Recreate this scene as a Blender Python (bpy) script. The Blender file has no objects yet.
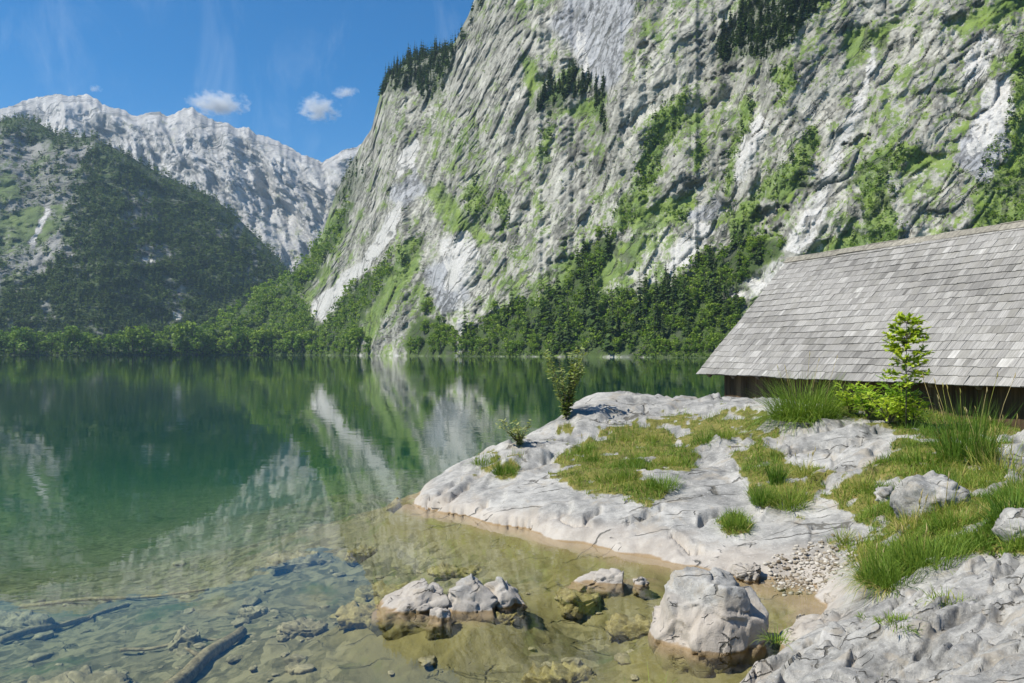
import bpy, bmesh, math, random
import numpy as np
from mathutils import Vector, Matrix

rng = np.random.default_rng(7)
random.seed(7)
R = math.radians
scene = bpy.context.scene
COL = scene.collection

# ------------------------------------------------------------------ camera model
F = 796.4                  # focal length in pixels (28 mm on 36 mm)
EYE = 2.5                  # eye height over the lake
HOR = 353.0                # row of the horizon
PITCH = math.atan((HOR - 341.5) / F)
cp, sp_ = math.cos(PITCH), math.sin(PITCH)

def ray(px, py):
    """direction with Y = 1 through a picture point"""
    x = (np.asarray(px, float) - 512) / F
    y = -(np.asarray(py, float) - 341.5) / F
    dy = cp - y * sp_
    dz = sp_ + y * cp
    return x / dy, dz / dy

def at_z(px, py, z):
    a, b = ray(px, py)
    Y = (z - EYE) / b
    return np.array([a * Y, Y, z])

def at_y(px, py, Y):
    a, b = ray(px, py)
    return np.array([a * Y, Y, EYE + b * Y])

def project(P):
    X, Y, Z = P[..., 0], P[..., 1], P[..., 2] - EYE
    d = Y * cp + Z * sp_
    yc = -Y * sp_ + Z * cp
    return 512 + F * X / d, 341.5 - F * yc / d

# ------------------------------------------------------------------ noise (numpy)
_G = np.array([[1,1,0],[-1,1,0],[1,-1,0],[-1,-1,0],[1,0,1],[-1,0,1],[1,0,-1],[-1,0,-1],
               [0,1,1],[0,-1,1],[0,1,-1],[0,-1,-1],[1,1,0],[-1,1,0],[0,-1,1],[0,-1,-1]], float)

def _hash(x, y, z):
    h = (x * 374761393 + y * 668265263 + z * 1274126177) & 0xffffffff
    h = ((h ^ (h >> 13)) * 1103515245) & 0xffffffff
    h = ((h ^ (h >> 16)) * 2246822519) & 0xffffffff
    return (h ^ (h >> 15)) & 15

def perlin(p):
    p = np.asarray(p, float)
    ip = np.floor(p).astype(np.int64)
    f = p - ip
    u = f * f * f * (f * (f * 6 - 15) + 10)
    out = 0
    for dx in (0, 1):
        wx = u[..., 0] if dx else 1 - u[..., 0]
        for dy in (0, 1):
            wy = u[..., 1] if dy else 1 - u[..., 1]
            for dz in (0, 1):
                wz = u[..., 2] if dz else 1 - u[..., 2]
                g = _G[_hash(ip[..., 0] + dx, ip[..., 1] + dy, ip[..., 2] + dz)]
                out = out + wx * wy * wz * (g[..., 0] * (f[..., 0] - dx) + g[..., 1] * (f[..., 1] - dy) + g[..., 2] * (f[..., 2] - dz))
    return out

def fbm(p, o=5, lac=2.03, g=0.5):
    p = np.asarray(p, float); a, s, n = 1.0, 0, 0
    for i in range(o):
        s = s + a * perlin(p + 17.3 * i); n += a
        p = p * lac; a *= g
    return s / n * 1.6

def ridged(p, o=5, lac=2.03, g=0.55):
    """0 in the creases, towards 1 on the crests"""
    p = np.asarray(p, float); a, s, n = 1.0, 0, 0
    for i in range(o):
        s = s + a * (1 - np.abs(perlin(p + 31.7 * i)) * 1.9); n += a
        p = p * lac; a *= g
    return s / n

def _h01(x, y, z, k):
    h = (x * 374761393 + y * 668265263 + z * 1274126177 + k * 974634777) & 0xffffffff
    h = ((h ^ (h >> 13)) * 1103515245) & 0xffffffff
    h = ((h ^ (h >> 16)) * 2246822519) & 0xffffffff
    return ((h ^ (h >> 15)) & 0xffff) / 65535.0

def facets(p, flat=False, tilt=1.0):
    """blocky rock: every cell of a Voronoi pattern is a tilted flat face. Returns the face height and the distance to the joint"""
    p = np.asarray(p, float); ip = np.floor(p).astype(np.int64)
    f1 = np.full(p.shape[:-1], 9.0); f2 = f1.copy(); val = np.zeros(p.shape[:-1])
    for dx in (-1, 0, 1):
        for dy in (-1, 0, 1):
            for dz in ((0,) if flat else (-1, 0, 1)):
                cx, cy_, cz = ip[..., 0] + dx, ip[..., 1] + dy, ip[..., 2] + dz
                ex = p[..., 0] - cx - _h01(cx, cy_, cz, 1); ey = p[..., 1] - cy_ - _h01(cx, cy_, cz, 2)
                ez = 0.0 if flat else p[..., 2] - cz - _h01(cx, cy_, cz, 3)
                d = np.sqrt(ex * ex + ey * ey + ez * ez)
                v = tilt * (ex * (_h01(cx, cy_, cz, 4) - .5) + ey * (_h01(cx, cy_, cz, 5) - .5) + (0 if flat else ez * (_h01(cx, cy_, cz, 6) - .5))) * 2 + (0.22 if flat else 0.5) * (_h01(cx, cy_, cz, 7) - .5)
                near = d < f1
                f2 = np.where(near, f1, np.minimum(f2, d)); val = np.where(near, v, val); f1 = np.where(near, d, f1)
    e = f2 - f1
    return val * sstep(0.0, 0.13 if flat else 0.12, e), e      # faces meet at the joints without a jump

def sstep(a, b, x):
    t = np.clip((x - a) / (b - a), 0, 1)
    return t * t * (3 - 2 * t)

def v3(*a):
    return np.stack(np.broadcast_arrays(*a), -1).astype(float)

def poly_sd(px, py, poly):
    """signed distance in picture pixels to an outline, negative inside"""
    px = np.asarray(px, float); py = np.asarray(py, float)
    d = np.full(px.shape, 1e9); ins = np.zeros(px.shape, bool)
    n = len(poly)
    for i in range(n):
        x1, y1 = poly[i]; x2, y2 = poly[(i + 1) % n]
        ex, ey = x2 - x1, y2 - y1
        t = np.clip(((px - x1) * ex + (py - y1) * ey) / (ex * ex + ey * ey + 1e-9), 0, 1)
        d = np.minimum(d, (px - x1 - t * ex) ** 2 + (py - y1 - t * ey) ** 2)
        c = ((y1 > py) != (y2 > py)) & (px < (x2 - x1) * (py - y1) / ((y2 - y1) if y2 != y1 else 1e-9) + x1)
        ins ^= c
    d = np.sqrt(d)
    return np.where(ins, -d, d)

def pmask(px, py, polys, soft=3.0, wob=0.0, wn=None):
    m = np.zeros(np.shape(px))
    for p in polys:
        sd = poly_sd(px, py, p)
        if wn is not None: sd = sd + wob * wn
        m = np.maximum(m, sstep(soft, -soft, sd))
    return m

# ------------------------------------------------------------------ mesh helpers
def mesh_np(name, V, Fq, smooth=True):
    """V (n,3); Fq: (m,3) or (m,4) ints, or a list of such arrays"""
    me = bpy.data.meshes.new(name)
    V = np.ascontiguousarray(V, np.float32)
    fl = Fq if isinstance(Fq, list) else [Fq]
    fl = [np.asarray(f, np.int32) for f in fl if len(f)]
    me.vertices.add(len(V)); me.vertices.foreach_set('co', V.ravel())
    loops = np.concatenate([f.ravel() for f in fl])
    tot = np.concatenate([np.full(len(f), f.shape[1], np.int32) for f in fl])
    start = np.concatenate([[0], np.cumsum(tot)[:-1]]).astype(np.int32)
    me.loops.add(len(loops)); me.loops.foreach_set('vertex_index', loops)
    me.polygons.add(len(tot)); me.polygons.foreach_set('loop_start', start)
    me.polygons.foreach_set('use_smooth', np.full(len(tot), smooth))
    me.update(calc_edges=True); me.validate()
    return me

def set_attr(me, name, A):
    A = np.asarray(A, np.float32)
    if A.ndim == 1:
        a = me.attributes.new(name, 'FLOAT', 'POINT'); a.data.foreach_set('value', A)
    elif A.shape[1] == 4:
        a = me.attributes.new(name, 'FLOAT_COLOR', 'POINT'); a.data.foreach_set('color', A.ravel())
    else:
        a = me.attributes.new(name, 'FLOAT_VECTOR', 'POINT'); a.data.foreach_set('vector', A.ravel())

def link(name, me, mat=None, parent=None, loc=None):
    o = bpy.data.objects.new(name, me); COL.objects.link(o)
    if mat is not None and me is not None and not me.materials:
        for m in (mat if isinstance(mat, (list, tuple)) else [mat]): me.materials.append(m)
    if parent: o.parent = parent
    if loc is not None: o.location = loc
    return o

def tag(o, label=None, cat=None, group=None, kind=None):
    if label: o['label'] = label
    if cat: o['category'] = cat
    if group: o['group'] = group
    if kind: o['kind'] = kind
    return o

def empty(name, loc, label, cat, group=None, rz=0):
    o = bpy.data.objects.new(name, None); COL.objects.link(o)
    o.location = loc; o.rotation_euler = (0, 0, rz); o.empty_display_size = 0.2
    return tag(o, label, cat, group)

def grid_faces(nr, nc):
    i = np.arange(nr - 1)[:, None] * nc + np.arange(nc - 1)[None, :]
    return np.stack([i, i + 1, i + nc + 1, i + nc], -1).reshape(-1, 4)

class MB:
    """collects pieces into one mesh, with an optional tint per vertex"""
    def __init__(s): s.V = []; s.F3 = []; s.F4 = []; s.T = []; s.n = 0
    def add(s, V, F, tint=None):
        V = np.asarray(V, float).reshape(-1, 3); F = np.asarray(F, int)
        (s.F3 if F.shape[1] == 3 else s.F4).append(F + s.n)
        s.V.append(V); s.n += len(V)
        if tint is None: tint = 1.0
        s.T.append(np.broadcast_to(np.asarray(tint, float), (len(V),)) if np.ndim(tint) < 2 else np.asarray(tint))
    def box(s, c, ax, size, tint=None):
        """c centre, ax three unit axes, size three full lengths"""
        c = np.asarray(c, float); ax = np.asarray(ax, float); h = np.asarray(size, float) / 2
        q = np.array([[x, y, z] for x in (-1, 1) for y in (-1, 1) for z in (-1, 1)], float) * h
        s.add(c + q @ ax, [[0,1,3,2],[4,6,7,5],[0,4,5,1],[2,3,7,6],[0,2,6,4],[1,5,7,3]], tint)
    def tube(s, pts, rad, n=6, tint=None):
        pts = np.asarray(pts, float); m = len(pts); rad = np.broadcast_to(np.asarray(rad, float), (m,))
        T = np.gradient(pts, axis=0); T /= np.linalg.norm(T, axis=1)[:, None] + 1e-9
        a = np.cross(T, [0.31, 0.77, 0.21]); a /= np.linalg.norm(a, axis=1)[:, None] + 1e-9
        b = np.cross(T, a); th = np.arange(n) * 2 * math.pi / n
        V = pts[:, None] + rad[:, None, None] * (a[:, None] * np.cos(th)[None, :, None] + b[:, None] * np.sin(th)[None, :, None])
        F = []
        for i in range(m - 1):
            for j in range(n):
                k = (j + 1) % n
                F.append([i*n+j, i*n+k, (i+1)*n+k, (i+1)*n+j])
        V = np.concatenate([V.reshape(-1, 3), pts[:1], pts[-1:]])
        s.add(V, F, tint)
        off = s.n - len(V)
        cap = [[off + m*n, off + (j+1) % n, off + j] for j in range(n)] + [[off + m*n+1, off + (m-1)*n + j, off + (m-1)*n + (j+1) % n] for j in range(n)]
        s.F3.append(np.array(cap))
    def mesh(s, name, smooth=True):
        fl = []
        if s.F4: fl.append(np.concatenate(s.F4))
        if s.F3: fl.append(np.concatenate(s.F3))
        me = mesh_np(name, np.concatenate(s.V), fl, smooth)
        set_attr(me, 'tint', np.concatenate(s.T))
        return me

# ------------------------------------------------------------------ node helpers
class NT:
    def __init__(s, name, world=False):
        if world: s.owner = bpy.data.worlds.new(name)
        else: s.owner = bpy.data.materials.new(name)
        s.owner.use_nodes = True
        s.t = s.owner.node_tree; s.t.nodes.clear()
    def n(s, typ, ins=None, **props):
        nd = s.t.nodes.new(typ)
        for k, v in props.items(): setattr(nd, k, v)
        for k, v in (ins or {}).items(): s.put(nd.inputs[k], v)
        return nd
    def put(s, sock, v):
        if isinstance(v, bpy.types.Node): v = v.outputs[0]
        if isinstance(v, bpy.types.NodeSocket): s.t.links.new(v, sock)
        else: sock.default_value = v
    def math(s, op, a, b=0.0, c=None, clamp=False):
        d = s.n('ShaderNodeMath', {0: a, 1: b}, operation=op, use_clamp=clamp)
        if c is not None: s.put(d.inputs[2], c)
        return d.outputs[0]
    def mix(s, f, a, b, mode='MIX'):
        d = s.n('ShaderNodeMix', data_type='RGBA', blend_type=mode)
        s.put(d.inputs[0], f); s.put(d.inputs[6], a); s.put(d.inputs[7], b)
        return d.outputs[2]
    def noise(s, vec, scale, detail=4, rough=0.55, dist=0.0):
        return s.n('ShaderNodeTexNoise', {'Vector': vec, 'Scale': scale, 'Detail': detail, 'Roughness': rough, 'Distortion': dist}).outputs[0]
    def ramp(s, f, stops):
        d = s.n('ShaderNodeValToRGB', {0: f})
        el = d.color_ramp.elements
        while len(el) < len(stops): el.new(0.5)
        for e, (p, c) in zip(el, stops):
            e.position = p; e.color = (c, c, c, 1) if not isinstance(c, (tuple, list)) else (*c, 1)
        return d.outputs[0]
    def mapr(s, v, a, b, c=0.0, d=1.0, smooth=True):
        return s.n('ShaderNodeMapRange', {0: v, 1: a, 2: b, 3: c, 4: d}, interpolation_type='SMOOTHSTEP' if smooth else 'LINEAR').outputs[0]
    def obj(s): return s.n('ShaderNodeTexCoord').outputs['Object']
    def pos(s): return s.n('ShaderNodeNewGeometry').outputs['Position']
    def xyz(s, v): return s.n('ShaderNodeSeparateXYZ', {0: v}).outputs
    def scale(s, v, sc):
        return s.n('ShaderNodeVectorMath', {0: v, 1: sc}, operation='MULTIPLY').outputs[0]
    def attr(s, name): return s.n('ShaderNodeAttribute', attribute_name=name)
    def bump(s, h, dist, strength=1.0, normal=None):
        d = s.n('ShaderNodeBump', {'Height': h, 'Distance': dist, 'Strength': strength})
        if normal is not None: s.put(d.inputs['Normal'], normal)
        return d.outputs[0]
    def out(s, surf=None, vol=None):
        o = s.n('ShaderNodeOutputMaterial')
        if surf is not None: s.put(o.inputs['Surface'], surf)
        if vol is not None: s.put(o.inputs['Volume'], vol)
        return s.owner
    def pbr(s, col, rough=0.8, normal=None, spec=0.3):
        b = s.n('ShaderNodeBsdfPrincipled', {'Base Color': col, 'Roughness': rough, 'Specular IOR Level': spec})
        if normal is not None: s.put(b.inputs['Normal'], normal)
        return b
# ------------------------------------------------------------------ camera, sun, sky
cam = bpy.data.cameras.new('camera'); cam_o = bpy.data.objects.new('camera', cam); COL.objects.link(cam_o)
cam.lens = 28.0; cam.sensor_width = 36.0; cam.clip_start = 0.05; cam.clip_end = 40000
cam_o.location = (0, 0, EYE); cam_o.rotation_euler = (R(90) + PITCH, 0, 0)
scene.camera = cam_o

SUN_EL, SUN_AZ = 50.0, -112.0       # azimuth from the view direction (+Y), negative to the left
sd_ = Vector((math.sin(R(SUN_AZ)) * math.cos(R(SUN_EL)), math.cos(R(SUN_AZ)) * math.cos(R(SUN_EL)), math.sin(R(SUN_EL))))
sun = bpy.data.lights.new('sun', 'SUN'); sun_o = bpy.data.objects.new('sun', sun); COL.objects.link(sun_o)
sun.energy = 5.0; sun.angle = R(0.53); sun.color = (1.0, 0.945, 0.84)
sun_o.rotation_euler = (-sd_).to_track_quat('-Z', 'Y').to_euler()
sun_o.location = (-30, 0, 60)

w = NT('World', world=True); scene.world = w.owner
sky = w.n('ShaderNodeTexSky', sky_type='NISHITA', sun_disc=False)
sky.sun_elevation = R(SUN_EL); sky.sun_rotation = R(SUN_AZ)
sky.altitude = 600; sky.air_density = 1.0; sky.dust_density = 0.3; sky.ozone_density = 4.0
# thin cirrus high up on the left
tc = w.n('ShaderNodeTexCoord').outputs['Generated']
cn = w.noise(w.scale(tc, (7, 7, 2.2)), 2.4, 5, 0.62, 0.6); cx_ = w.xyz(tc)
ci = w.math('MULTIPLY', w.mapr(cn, 0.50, 0.78), w.math('MULTIPLY', w.mapr(cx_[2], 0.18, 0.3), w.mapr(cx_[2], 0.55, 0.34)))
bg = w.n('ShaderNodeBackground', {'Color': w.mix(w.math('MULTIPLY', ci, 0.13), w.n('ShaderNodeHueSaturation', {'Saturation': 1.46, 'Value': 1.08, 'Color': sky}), (6.5, 7.5, 8.6, 1)), 'Strength': 0.085})
wo = w.n('ShaderNodeOutputWorld', {'Surface': bg})

vs = scene.view_settings
vs.view_transform = 'Standard'; vs.look = 'None'; vs.gamma = 1.0; vs.exposure = 0.55; vs.use_curve_mapping = False
cy = scene.cycles
cy.use_denoising = True; cy.max_bounces = 8; cy.diffuse_bounces = 2; cy.glossy_bounces = 3; cy.transparent_max_bounces = 12
cy.transmission_bounces = 4; cy.volume_bounces = 1; cy.sample_clamp_indirect = 6; cy.caustics_reflective = False; cy.caustics_refractive = False
# ------------------------------------------------------------------ mountains
def curve(pts, x):
    p = np.array(pts, float)
    return np.interp(x, p[:, 0], p[:, 1])

SIL = [(-260,344),(60,346),(140,343),(172,338),(195,333),(219,325),(242,307),(273,288),(289,276),(300,264),(308,255),(323,232),(329,213),(337,190),
       (347,170),(357,153),(362,143),(372,128),(376,110),(380,95),(384,86),(390,74),(409,61),(437,53),(450,49),(456,40),(468,16),(474,0),(482,-25),(500,-60),(540,-95),(700,-130),(1000,-150),(1330,-150)]
YBASE = [(-260,830),(0,880),(100,900),(200,940),(260,950),(300,930),(330,850),(360,760),(410,660),(450,600),(560,500),(620,462),(700,425),(800,385),(1024,330),(1330,280)]
CHUTE = [[(398,200),(403,203),(396,232),(382,252),(366,270),(345,294),(334,312),(322,322),(310,316),(313,300),(340,279),(365,254),(384,226)],
         [(415,136),(419,148),(408,170),(399,183),(393,180),(400,155)]]
PALE = [[(872,40),(877,60),(866,100),(852,135),(840,170),(830,205),(815,240),(800,255),(782,250),(812,198),(830,160),(845,120),(862,80)],
        [(660,258),(700,218),(716,228),(692,265),(670,276)], [(578,30),(584,32),(590,75),(583,80),(576,55)],
        [(457,290),(463,290),(464,356),(457,356)], [(700,305),(735,285),(770,262),(800,255),(790,275),(750,300)],
        [(604,354),(630,353),(632,362),(604,362)], [(440,240),(470,225),(480,260),(462,290),(445,290)],
        [(960,60),(985,30),(1000,40),(985,75),(965,90)], [(985,85),(1010,70),(1015,110),(990,150),(965,155)], [(735,150),(760,110),(770,125),(748,170),(735,195)]]
SLAB = [[(548,25),(565,0),(600,-20),(640,-20),(628,30),(622,70),(608,95),(592,82),(575,55)], [(395,185),(415,170),(425,190),(405,210),(385,200)],
        [(960,140),(1000,100),(1010,150),(985,185),(955,160)], [(690,215),(720,195),(725,205),(705,225)], [(425,270),(455,250),(470,300),(440,320)]]
MEADOW = [[(800,258),(850,230),(905,238),(862,254)], [(588,98),(612,84),(606,116),(560,118),(535,120)], [(905,155),(955,152),(925,172),(902,178)],
          [(945,25),(1000,-5),(1060,-10),(1000,22),(960,38)], [(424,190),(440,180),(470,220),(500,240),(470,245),(440,222)], [(380,290),(400,245),(425,235),(420,270),(385,320),(370,345),(355,330)],
          [(560,260),(600,245),(660,230),(640,265),(590,300),(545,300)], [(520,40),(545,80),(530,105),(520,80)], [(560,110),(590,60),(575,58),(540,100)],
          [(325,215),(350,205),(345,235),(315,275),(300,285)], [(700,280),(740,262),(780,250),(770,275),(720,310)], [(840,30),(900,20),(880,60),(845,70)],
          [(562,362),(585,349),(606,345),(622,352),(604,362)], [(620,215),(690,190),(700,205),(640,240)]]
FOREST = [[(458,360),(462,338),(494,312),(520,308),(541,292),(560,290),(571,268),(588,248),(604,235),(613,240),(606,264),(590,290),(640,300),(646,292),(672,286),(690,272),(703,254),(727,248),(760,241),(784,241),(780,254),(758,272),(733,290),(722,298),(744,302),(738,326),(760,330),(780,362)],
          [(-260,362),(-260,340),(172,334),(195,330),(219,321),(242,302),(289,271),(330,236),(340,212),(352,204),(338,245),(318,272),(306,290),(300,303),(310,320),(325,326),(340,305),(355,287),(375,273),(391,258),(392,272),(372,304),(354,330),(368,362)],
          [(405,362),(408,328),(424,312),(440,318),(456,350),(456,362)]]
CONIFER = [[(379,84),(388,66),(409,54),(437,46),(456,38),(452,68),(440,95),(426,103),(415,86),(396,92),(383,96)],
           [(333,190),(352,158),(366,178),(353,200),(336,206)], [(525,114),(550,84),(580,74),(591,86),(580,99),(546,112)], [(593,90),(605,88),(604,138),(597,125)],
           [(714,62),(719,35),(740,12),(760,-10),(840,-10),(806,20),(790,46),(760,60),(740,56)], [(455,40),(468,12),(480,-10),(492,-10),(472,20),(462,45)]]
SHRUB = [[(462,184),(476,179),(485,206),(476,222),(464,215)], [(640,152),(655,110),(672,98),(692,88),(686,122),(666,150),(652,190),(640,222),(615,237),(610,215),(630,190)],
         [(741,104),(757,103),(751,130),(737,166),(731,198),(722,198),(727,160)], [(752,200),(765,174),(790,158),(810,122),(822,135),(806,182),(782,205)],
         [(853,166),(880,148),(922,143),(922,162),(892,172),(897,232),(868,246),(858,200)], [(972,194),(988,150),(1004,130),(1012,90),(1003,60),(1024,35),(1100,30),(1100,230),(970,230)],
         [(660,212),(690,205),(686,222),(665,228)], [(495,195),(510,190),(508,230),(498,225)], [(540,130),(555,125),(548,160),(538,160)], [(395,245),(425,235),(420,250),(395,285)],
         [(720,215),(760,195),(758,235),(735,250)], [(820,240),(870,232),(905,226),(900,240),(850,250)], [(690,150),(705,130),(712,150),(695,175)], [(770,70),(790,62),(800,80),(780,110)]]
CAVES = [(768,214,16,9,10), (772,232,12,7,8), (395,192,12,5,7), (860,140,14,4,8), (352,225,6,5,5), (700,70,5,6,5), (645,45,6,3,6), (560,262,10,4,6), (690,185,7,4,5),
         (980,130,12,5,6), (455,312,4,10,5), (432,294,8,3,4), (610,32,5,6,6), (596,52,4,8,5), (730,72,20,4,7), (562,16,4,5,5), (520,225,12,3,5)]

def build_cliff():
    u = np.concatenate([np.arange(-260, -10, 5.0), np.arange(-10, 290, 2.2), np.arange(290, 1036, 1.45), np.arange(1036, 1331, 6.0)])
    nu, nt = len(u), 330
    ub = np.arange(-500, 1600, 4.0); yk = np.convolve(np.pad(curve(YBASE, ub), 12, mode='edge'), np.hanning(25) / np.hanning(25).sum(), 'valid')
    yb = np.interp(u, ub, yk)
    vb = HOR + 6.5 * F / yb
    vt = curve(SIL, u); bl = sstep(492, 620, u); vt = vt * (1 - bl) - 140 * bl
    vt = vt + 1.6 * fbm(v3(u / 9, 0 * u, 0 * u + 3), 4) * (u < 520)
    t = np.linspace(0, 1, nt)
    U = np.repeat(u[None], nt, 0)
    V = vb[None] + (vt - vb)[None] * t[:, None]
    ax_, S = ray(U, V)
    # steepness: cotangent of the slope, from bands that lean to the right
    L = (U * 0.92 + V * 0.40); A = (V * 0.92 - U * 0.40)
    k = 0.50 + 0.22 * fbm(v3(U / 260, V / 120, 0 * L + 1.7), 3)
    wn = fbm(v3(U / 14, V / 14, 0 * U), 4)
    m_for = pmask(U, V, FOREST, 6, 10, wn); m_mead = pmask(U, V, MEADOW, 6, 9, wn); m_ch = pmask(U, V, CHUTE, 2.5, 4, wn)
    m_con = pmask(U, V, CONIFER, 5, 6, wn); m_shr = pmask(U, V, SHRUB, 5, 9, wn)
    k = k * (1 - m_for) + m_for * (0.95 + 0.3 * wn); 
    m_slab = pmask(U, V, SLAB, 4, 6, wn)
    k = np.clip(k, 0.08, 1.45)
    k = np.where(U < 330, np.maximum(k, 0.7 + 0.5 * sstep(330, 250, U)), k)
    ds = np.diff(S, axis=0)
    g = k[:-1] / np.maximum(1 - k[:-1] * S[:-1], 0.2)
    lnY = np.log(yb)[None] + np.concatenate([np.zeros((1, nu)), np.cumsum(g * ds, 0)], 0)
    Y = np.exp(lnY)
    P = v3(ax_ * Y, Y, EYE + S * Y)
    # relief along the sight line: leaning gullies, ribs, ledges, then rubble
    a = (P[..., 0] * -0.6 + P[..., 1] * 0.8); z = P[..., 2]
    across = a * 0.88 + z * 0.47 * 1.0; along = z * 0.88 - a * 0.47
    q = v3(across / 38, along / 105, P[..., 0] / 300)
    ws = fbm(v3(U / 46, V / 60, 0 * U + 12), 2); q = q + 0.35 * v3(ws, ws, ws)
    amp = np.clip(1 - 0.75 * m_for - 0.5 * m_ch - 0.6 * m_slab, 0.15, 1) * sstep(0, 12, z) * np.where(U < 300, 0.6, 1)
    d = -9 * fbm(q, 3) - 2 * (ridged(q * 1.7 + 3, 3) - 0.55)
    fa, ea = facets(v3(across / 15, along / 42, P[..., 0] / 60) + 0.4 * v3(ws, ws, ws)); fb, eb = facets(v3(across / 5.2, along / 21, P[..., 0] / 20) + 0.6 * v3(ws, -ws, ws)); fc, ec = facets(P / v3(2.6 + 0 * z, 2.6 + 0 * z, 4.6 + 0 * z))
    d += 3.6 * fa + 1.2 * fb + 0.16 * fc + 0.7 * sstep(0.08, 0.0, eb) + 1.6 * sstep(0.04, 0.0, ea)
    tone = np.clip(0.5 + 0.45 * fa + 0.55 * fb + 0.35 * fc - 0.30 * sstep(0.09, 0.0, eb) - 0.25 * sstep(0.08, 0.0, ec) - 0.30 * sstep(0.05, 0.0, ea) + 0.25 * fbm(v3(U / 5, V / 8, 0 * U + 33), 3), 0, 1)  # random facet tones; shade of the cracks is darkened into the colour
    led = z / 30 + 1.3 * fbm(v3(a / 90, z / 80, 0 * z + 5), 2) - a / 60
    tt = led % 1
    d += 2.4 * np.where(tt < 0.75, tt / 0.75, (1 - tt) / 0.25) * sstep(-0.4, 0.3, fbm(v3(a / 90, z / 50, 0 * z + 21), 3))
    led2 = z / 7.0 + 1.5 * fbm(v3(a / 25, z / 25, 0 * z + 15), 3) + a / 19
    tt = led2 % 1
    d += 0.45 * np.where(tt < 0.7, tt / 0.7, (1 - tt) / 0.3) * sstep(-0.3, 0.4, fbm(v3(a / 40, z / 40, 0 * z + 25), 3))
    d += -0.30 * fbm(P / 8.0, 4) - 0.25 * ridged(P / 2.6, 2) - 1.5 * (ridged(v3(across / 5.5, along / 34, 0 * z + 4) + 0.5 * v3(ws, ws, ws), 3) - .5) + 4 * m_mead
    for cx, cy_, rx, ry, dep in CAVES:
        e = ((U - cx) / rx) ** 2 + ((V - cy_ + 0.25 * (U - cx)) / ry) ** 2 + 1.6 * wn + 1.4 * fbm(v3(U / 5 + cx, V / 5, 0 * U), 3)
        d += 0.75 * dep * sstep(1.3, 0.2, e)
    Y = Y + d * amp
    slope = np.gradient(Y, axis=0) / (np.gradient(S * Y, axis=0) + 0.05)
    for ii in range(2): slope[1:-1] = (slope[:-2] + slope[1:-1] + slope[2:]) / 3
    slope = np.clip(slope, -1.5, 2.5)
    # round the crest away from the viewer
    px_top = (V - vt[None])
    Y = Y * (1 + 0.05 * sstep(9, 0, px_top) * (U < 540))
    P = v3(ax_ * Y, Y, EYE + S * Y)
    # back side
    top = P[-1]
    back = []
    for i in range(1, 9):
        b = top.copy(); b[:, 1] += 30 * i + 10 * i * i; b[:, 0] += (12 * i + 4 * i * i) * (u < 600)
        b[:, 2] = top[:, 2] * (1 - (i / 8) ** 1.5) - 3
        back.append(b)
    PP = np.concatenate([P, np.array(back)], 0)
    nrow = PP.shape[0]
    # what grows where: r grass, g pale scree, b grey slab, a forest floor
    gr = 0.30 + 0.30 * fbm(v3(L / 60, A / 90, 0 * L + 4), 4) + 0.42 * fbm(v3(L / 9, A / 16, 0 * L + 8), 4) + 0.25 * fbm(v3(U / 3, V / 4, 0 * L + 8), 2) + 0.22 * (slope - 0.55)
    gr = gr + 0.08 * sstep(500, 900, U) + 0.10 * sstep(200, 330, V)
    big = fbm(v3(L / 34, A / 60, 0 * L + 14), 3)
    gr = gr + 0.22 * big
    mask = np.zeros((nrow, nu, 4))
    G = np.clip(gr, 0, 1); G = np.maximum(G, m_mead * (0.75 + 0.35 * wn)); G = np.maximum(G, np.maximum(m_for, m_shr * 0.85) * 0.8); G *= (1 - 0.95 * m_ch)
    m_pale = pmask(U, V, PALE, 3.5, 9, wn) * (0.75 + 0.6 * wn)
    G *= (1 - 0.8 * np.clip(m_pale, 0, 1)) * (1 - 0.75 * m_slab)
    shore = sstep(7.0, 1.0, P[..., 2]) * sstep(-0.25, 0.25, fbm(v3(U / 13, 0 * U, 0 * U), 2))
    mask[:nt, :, 0] = G; mask[:nt, :, 1] = np.clip(np.maximum(np.maximum(m_ch, m_pale), 0.7 * sstep(3.0, 0.5, P[..., 2]) * shore), 0, 1); mask[:nt, :, 2] = m_slab
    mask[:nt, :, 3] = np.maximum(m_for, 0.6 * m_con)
    mask[nt:, :, 0] = 0.5
    me = mesh_np('cliff', PP.reshape(-1, 3), grid_faces(nrow, nu))
    set_attr(me, 'mask', mask.reshape(-1, 4)); tn = np.full((nrow, nu), 0.5); tn[:nt] = tone; set_attr(me, 'tone', tn.ravel())
    return me, u, V, P

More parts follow.
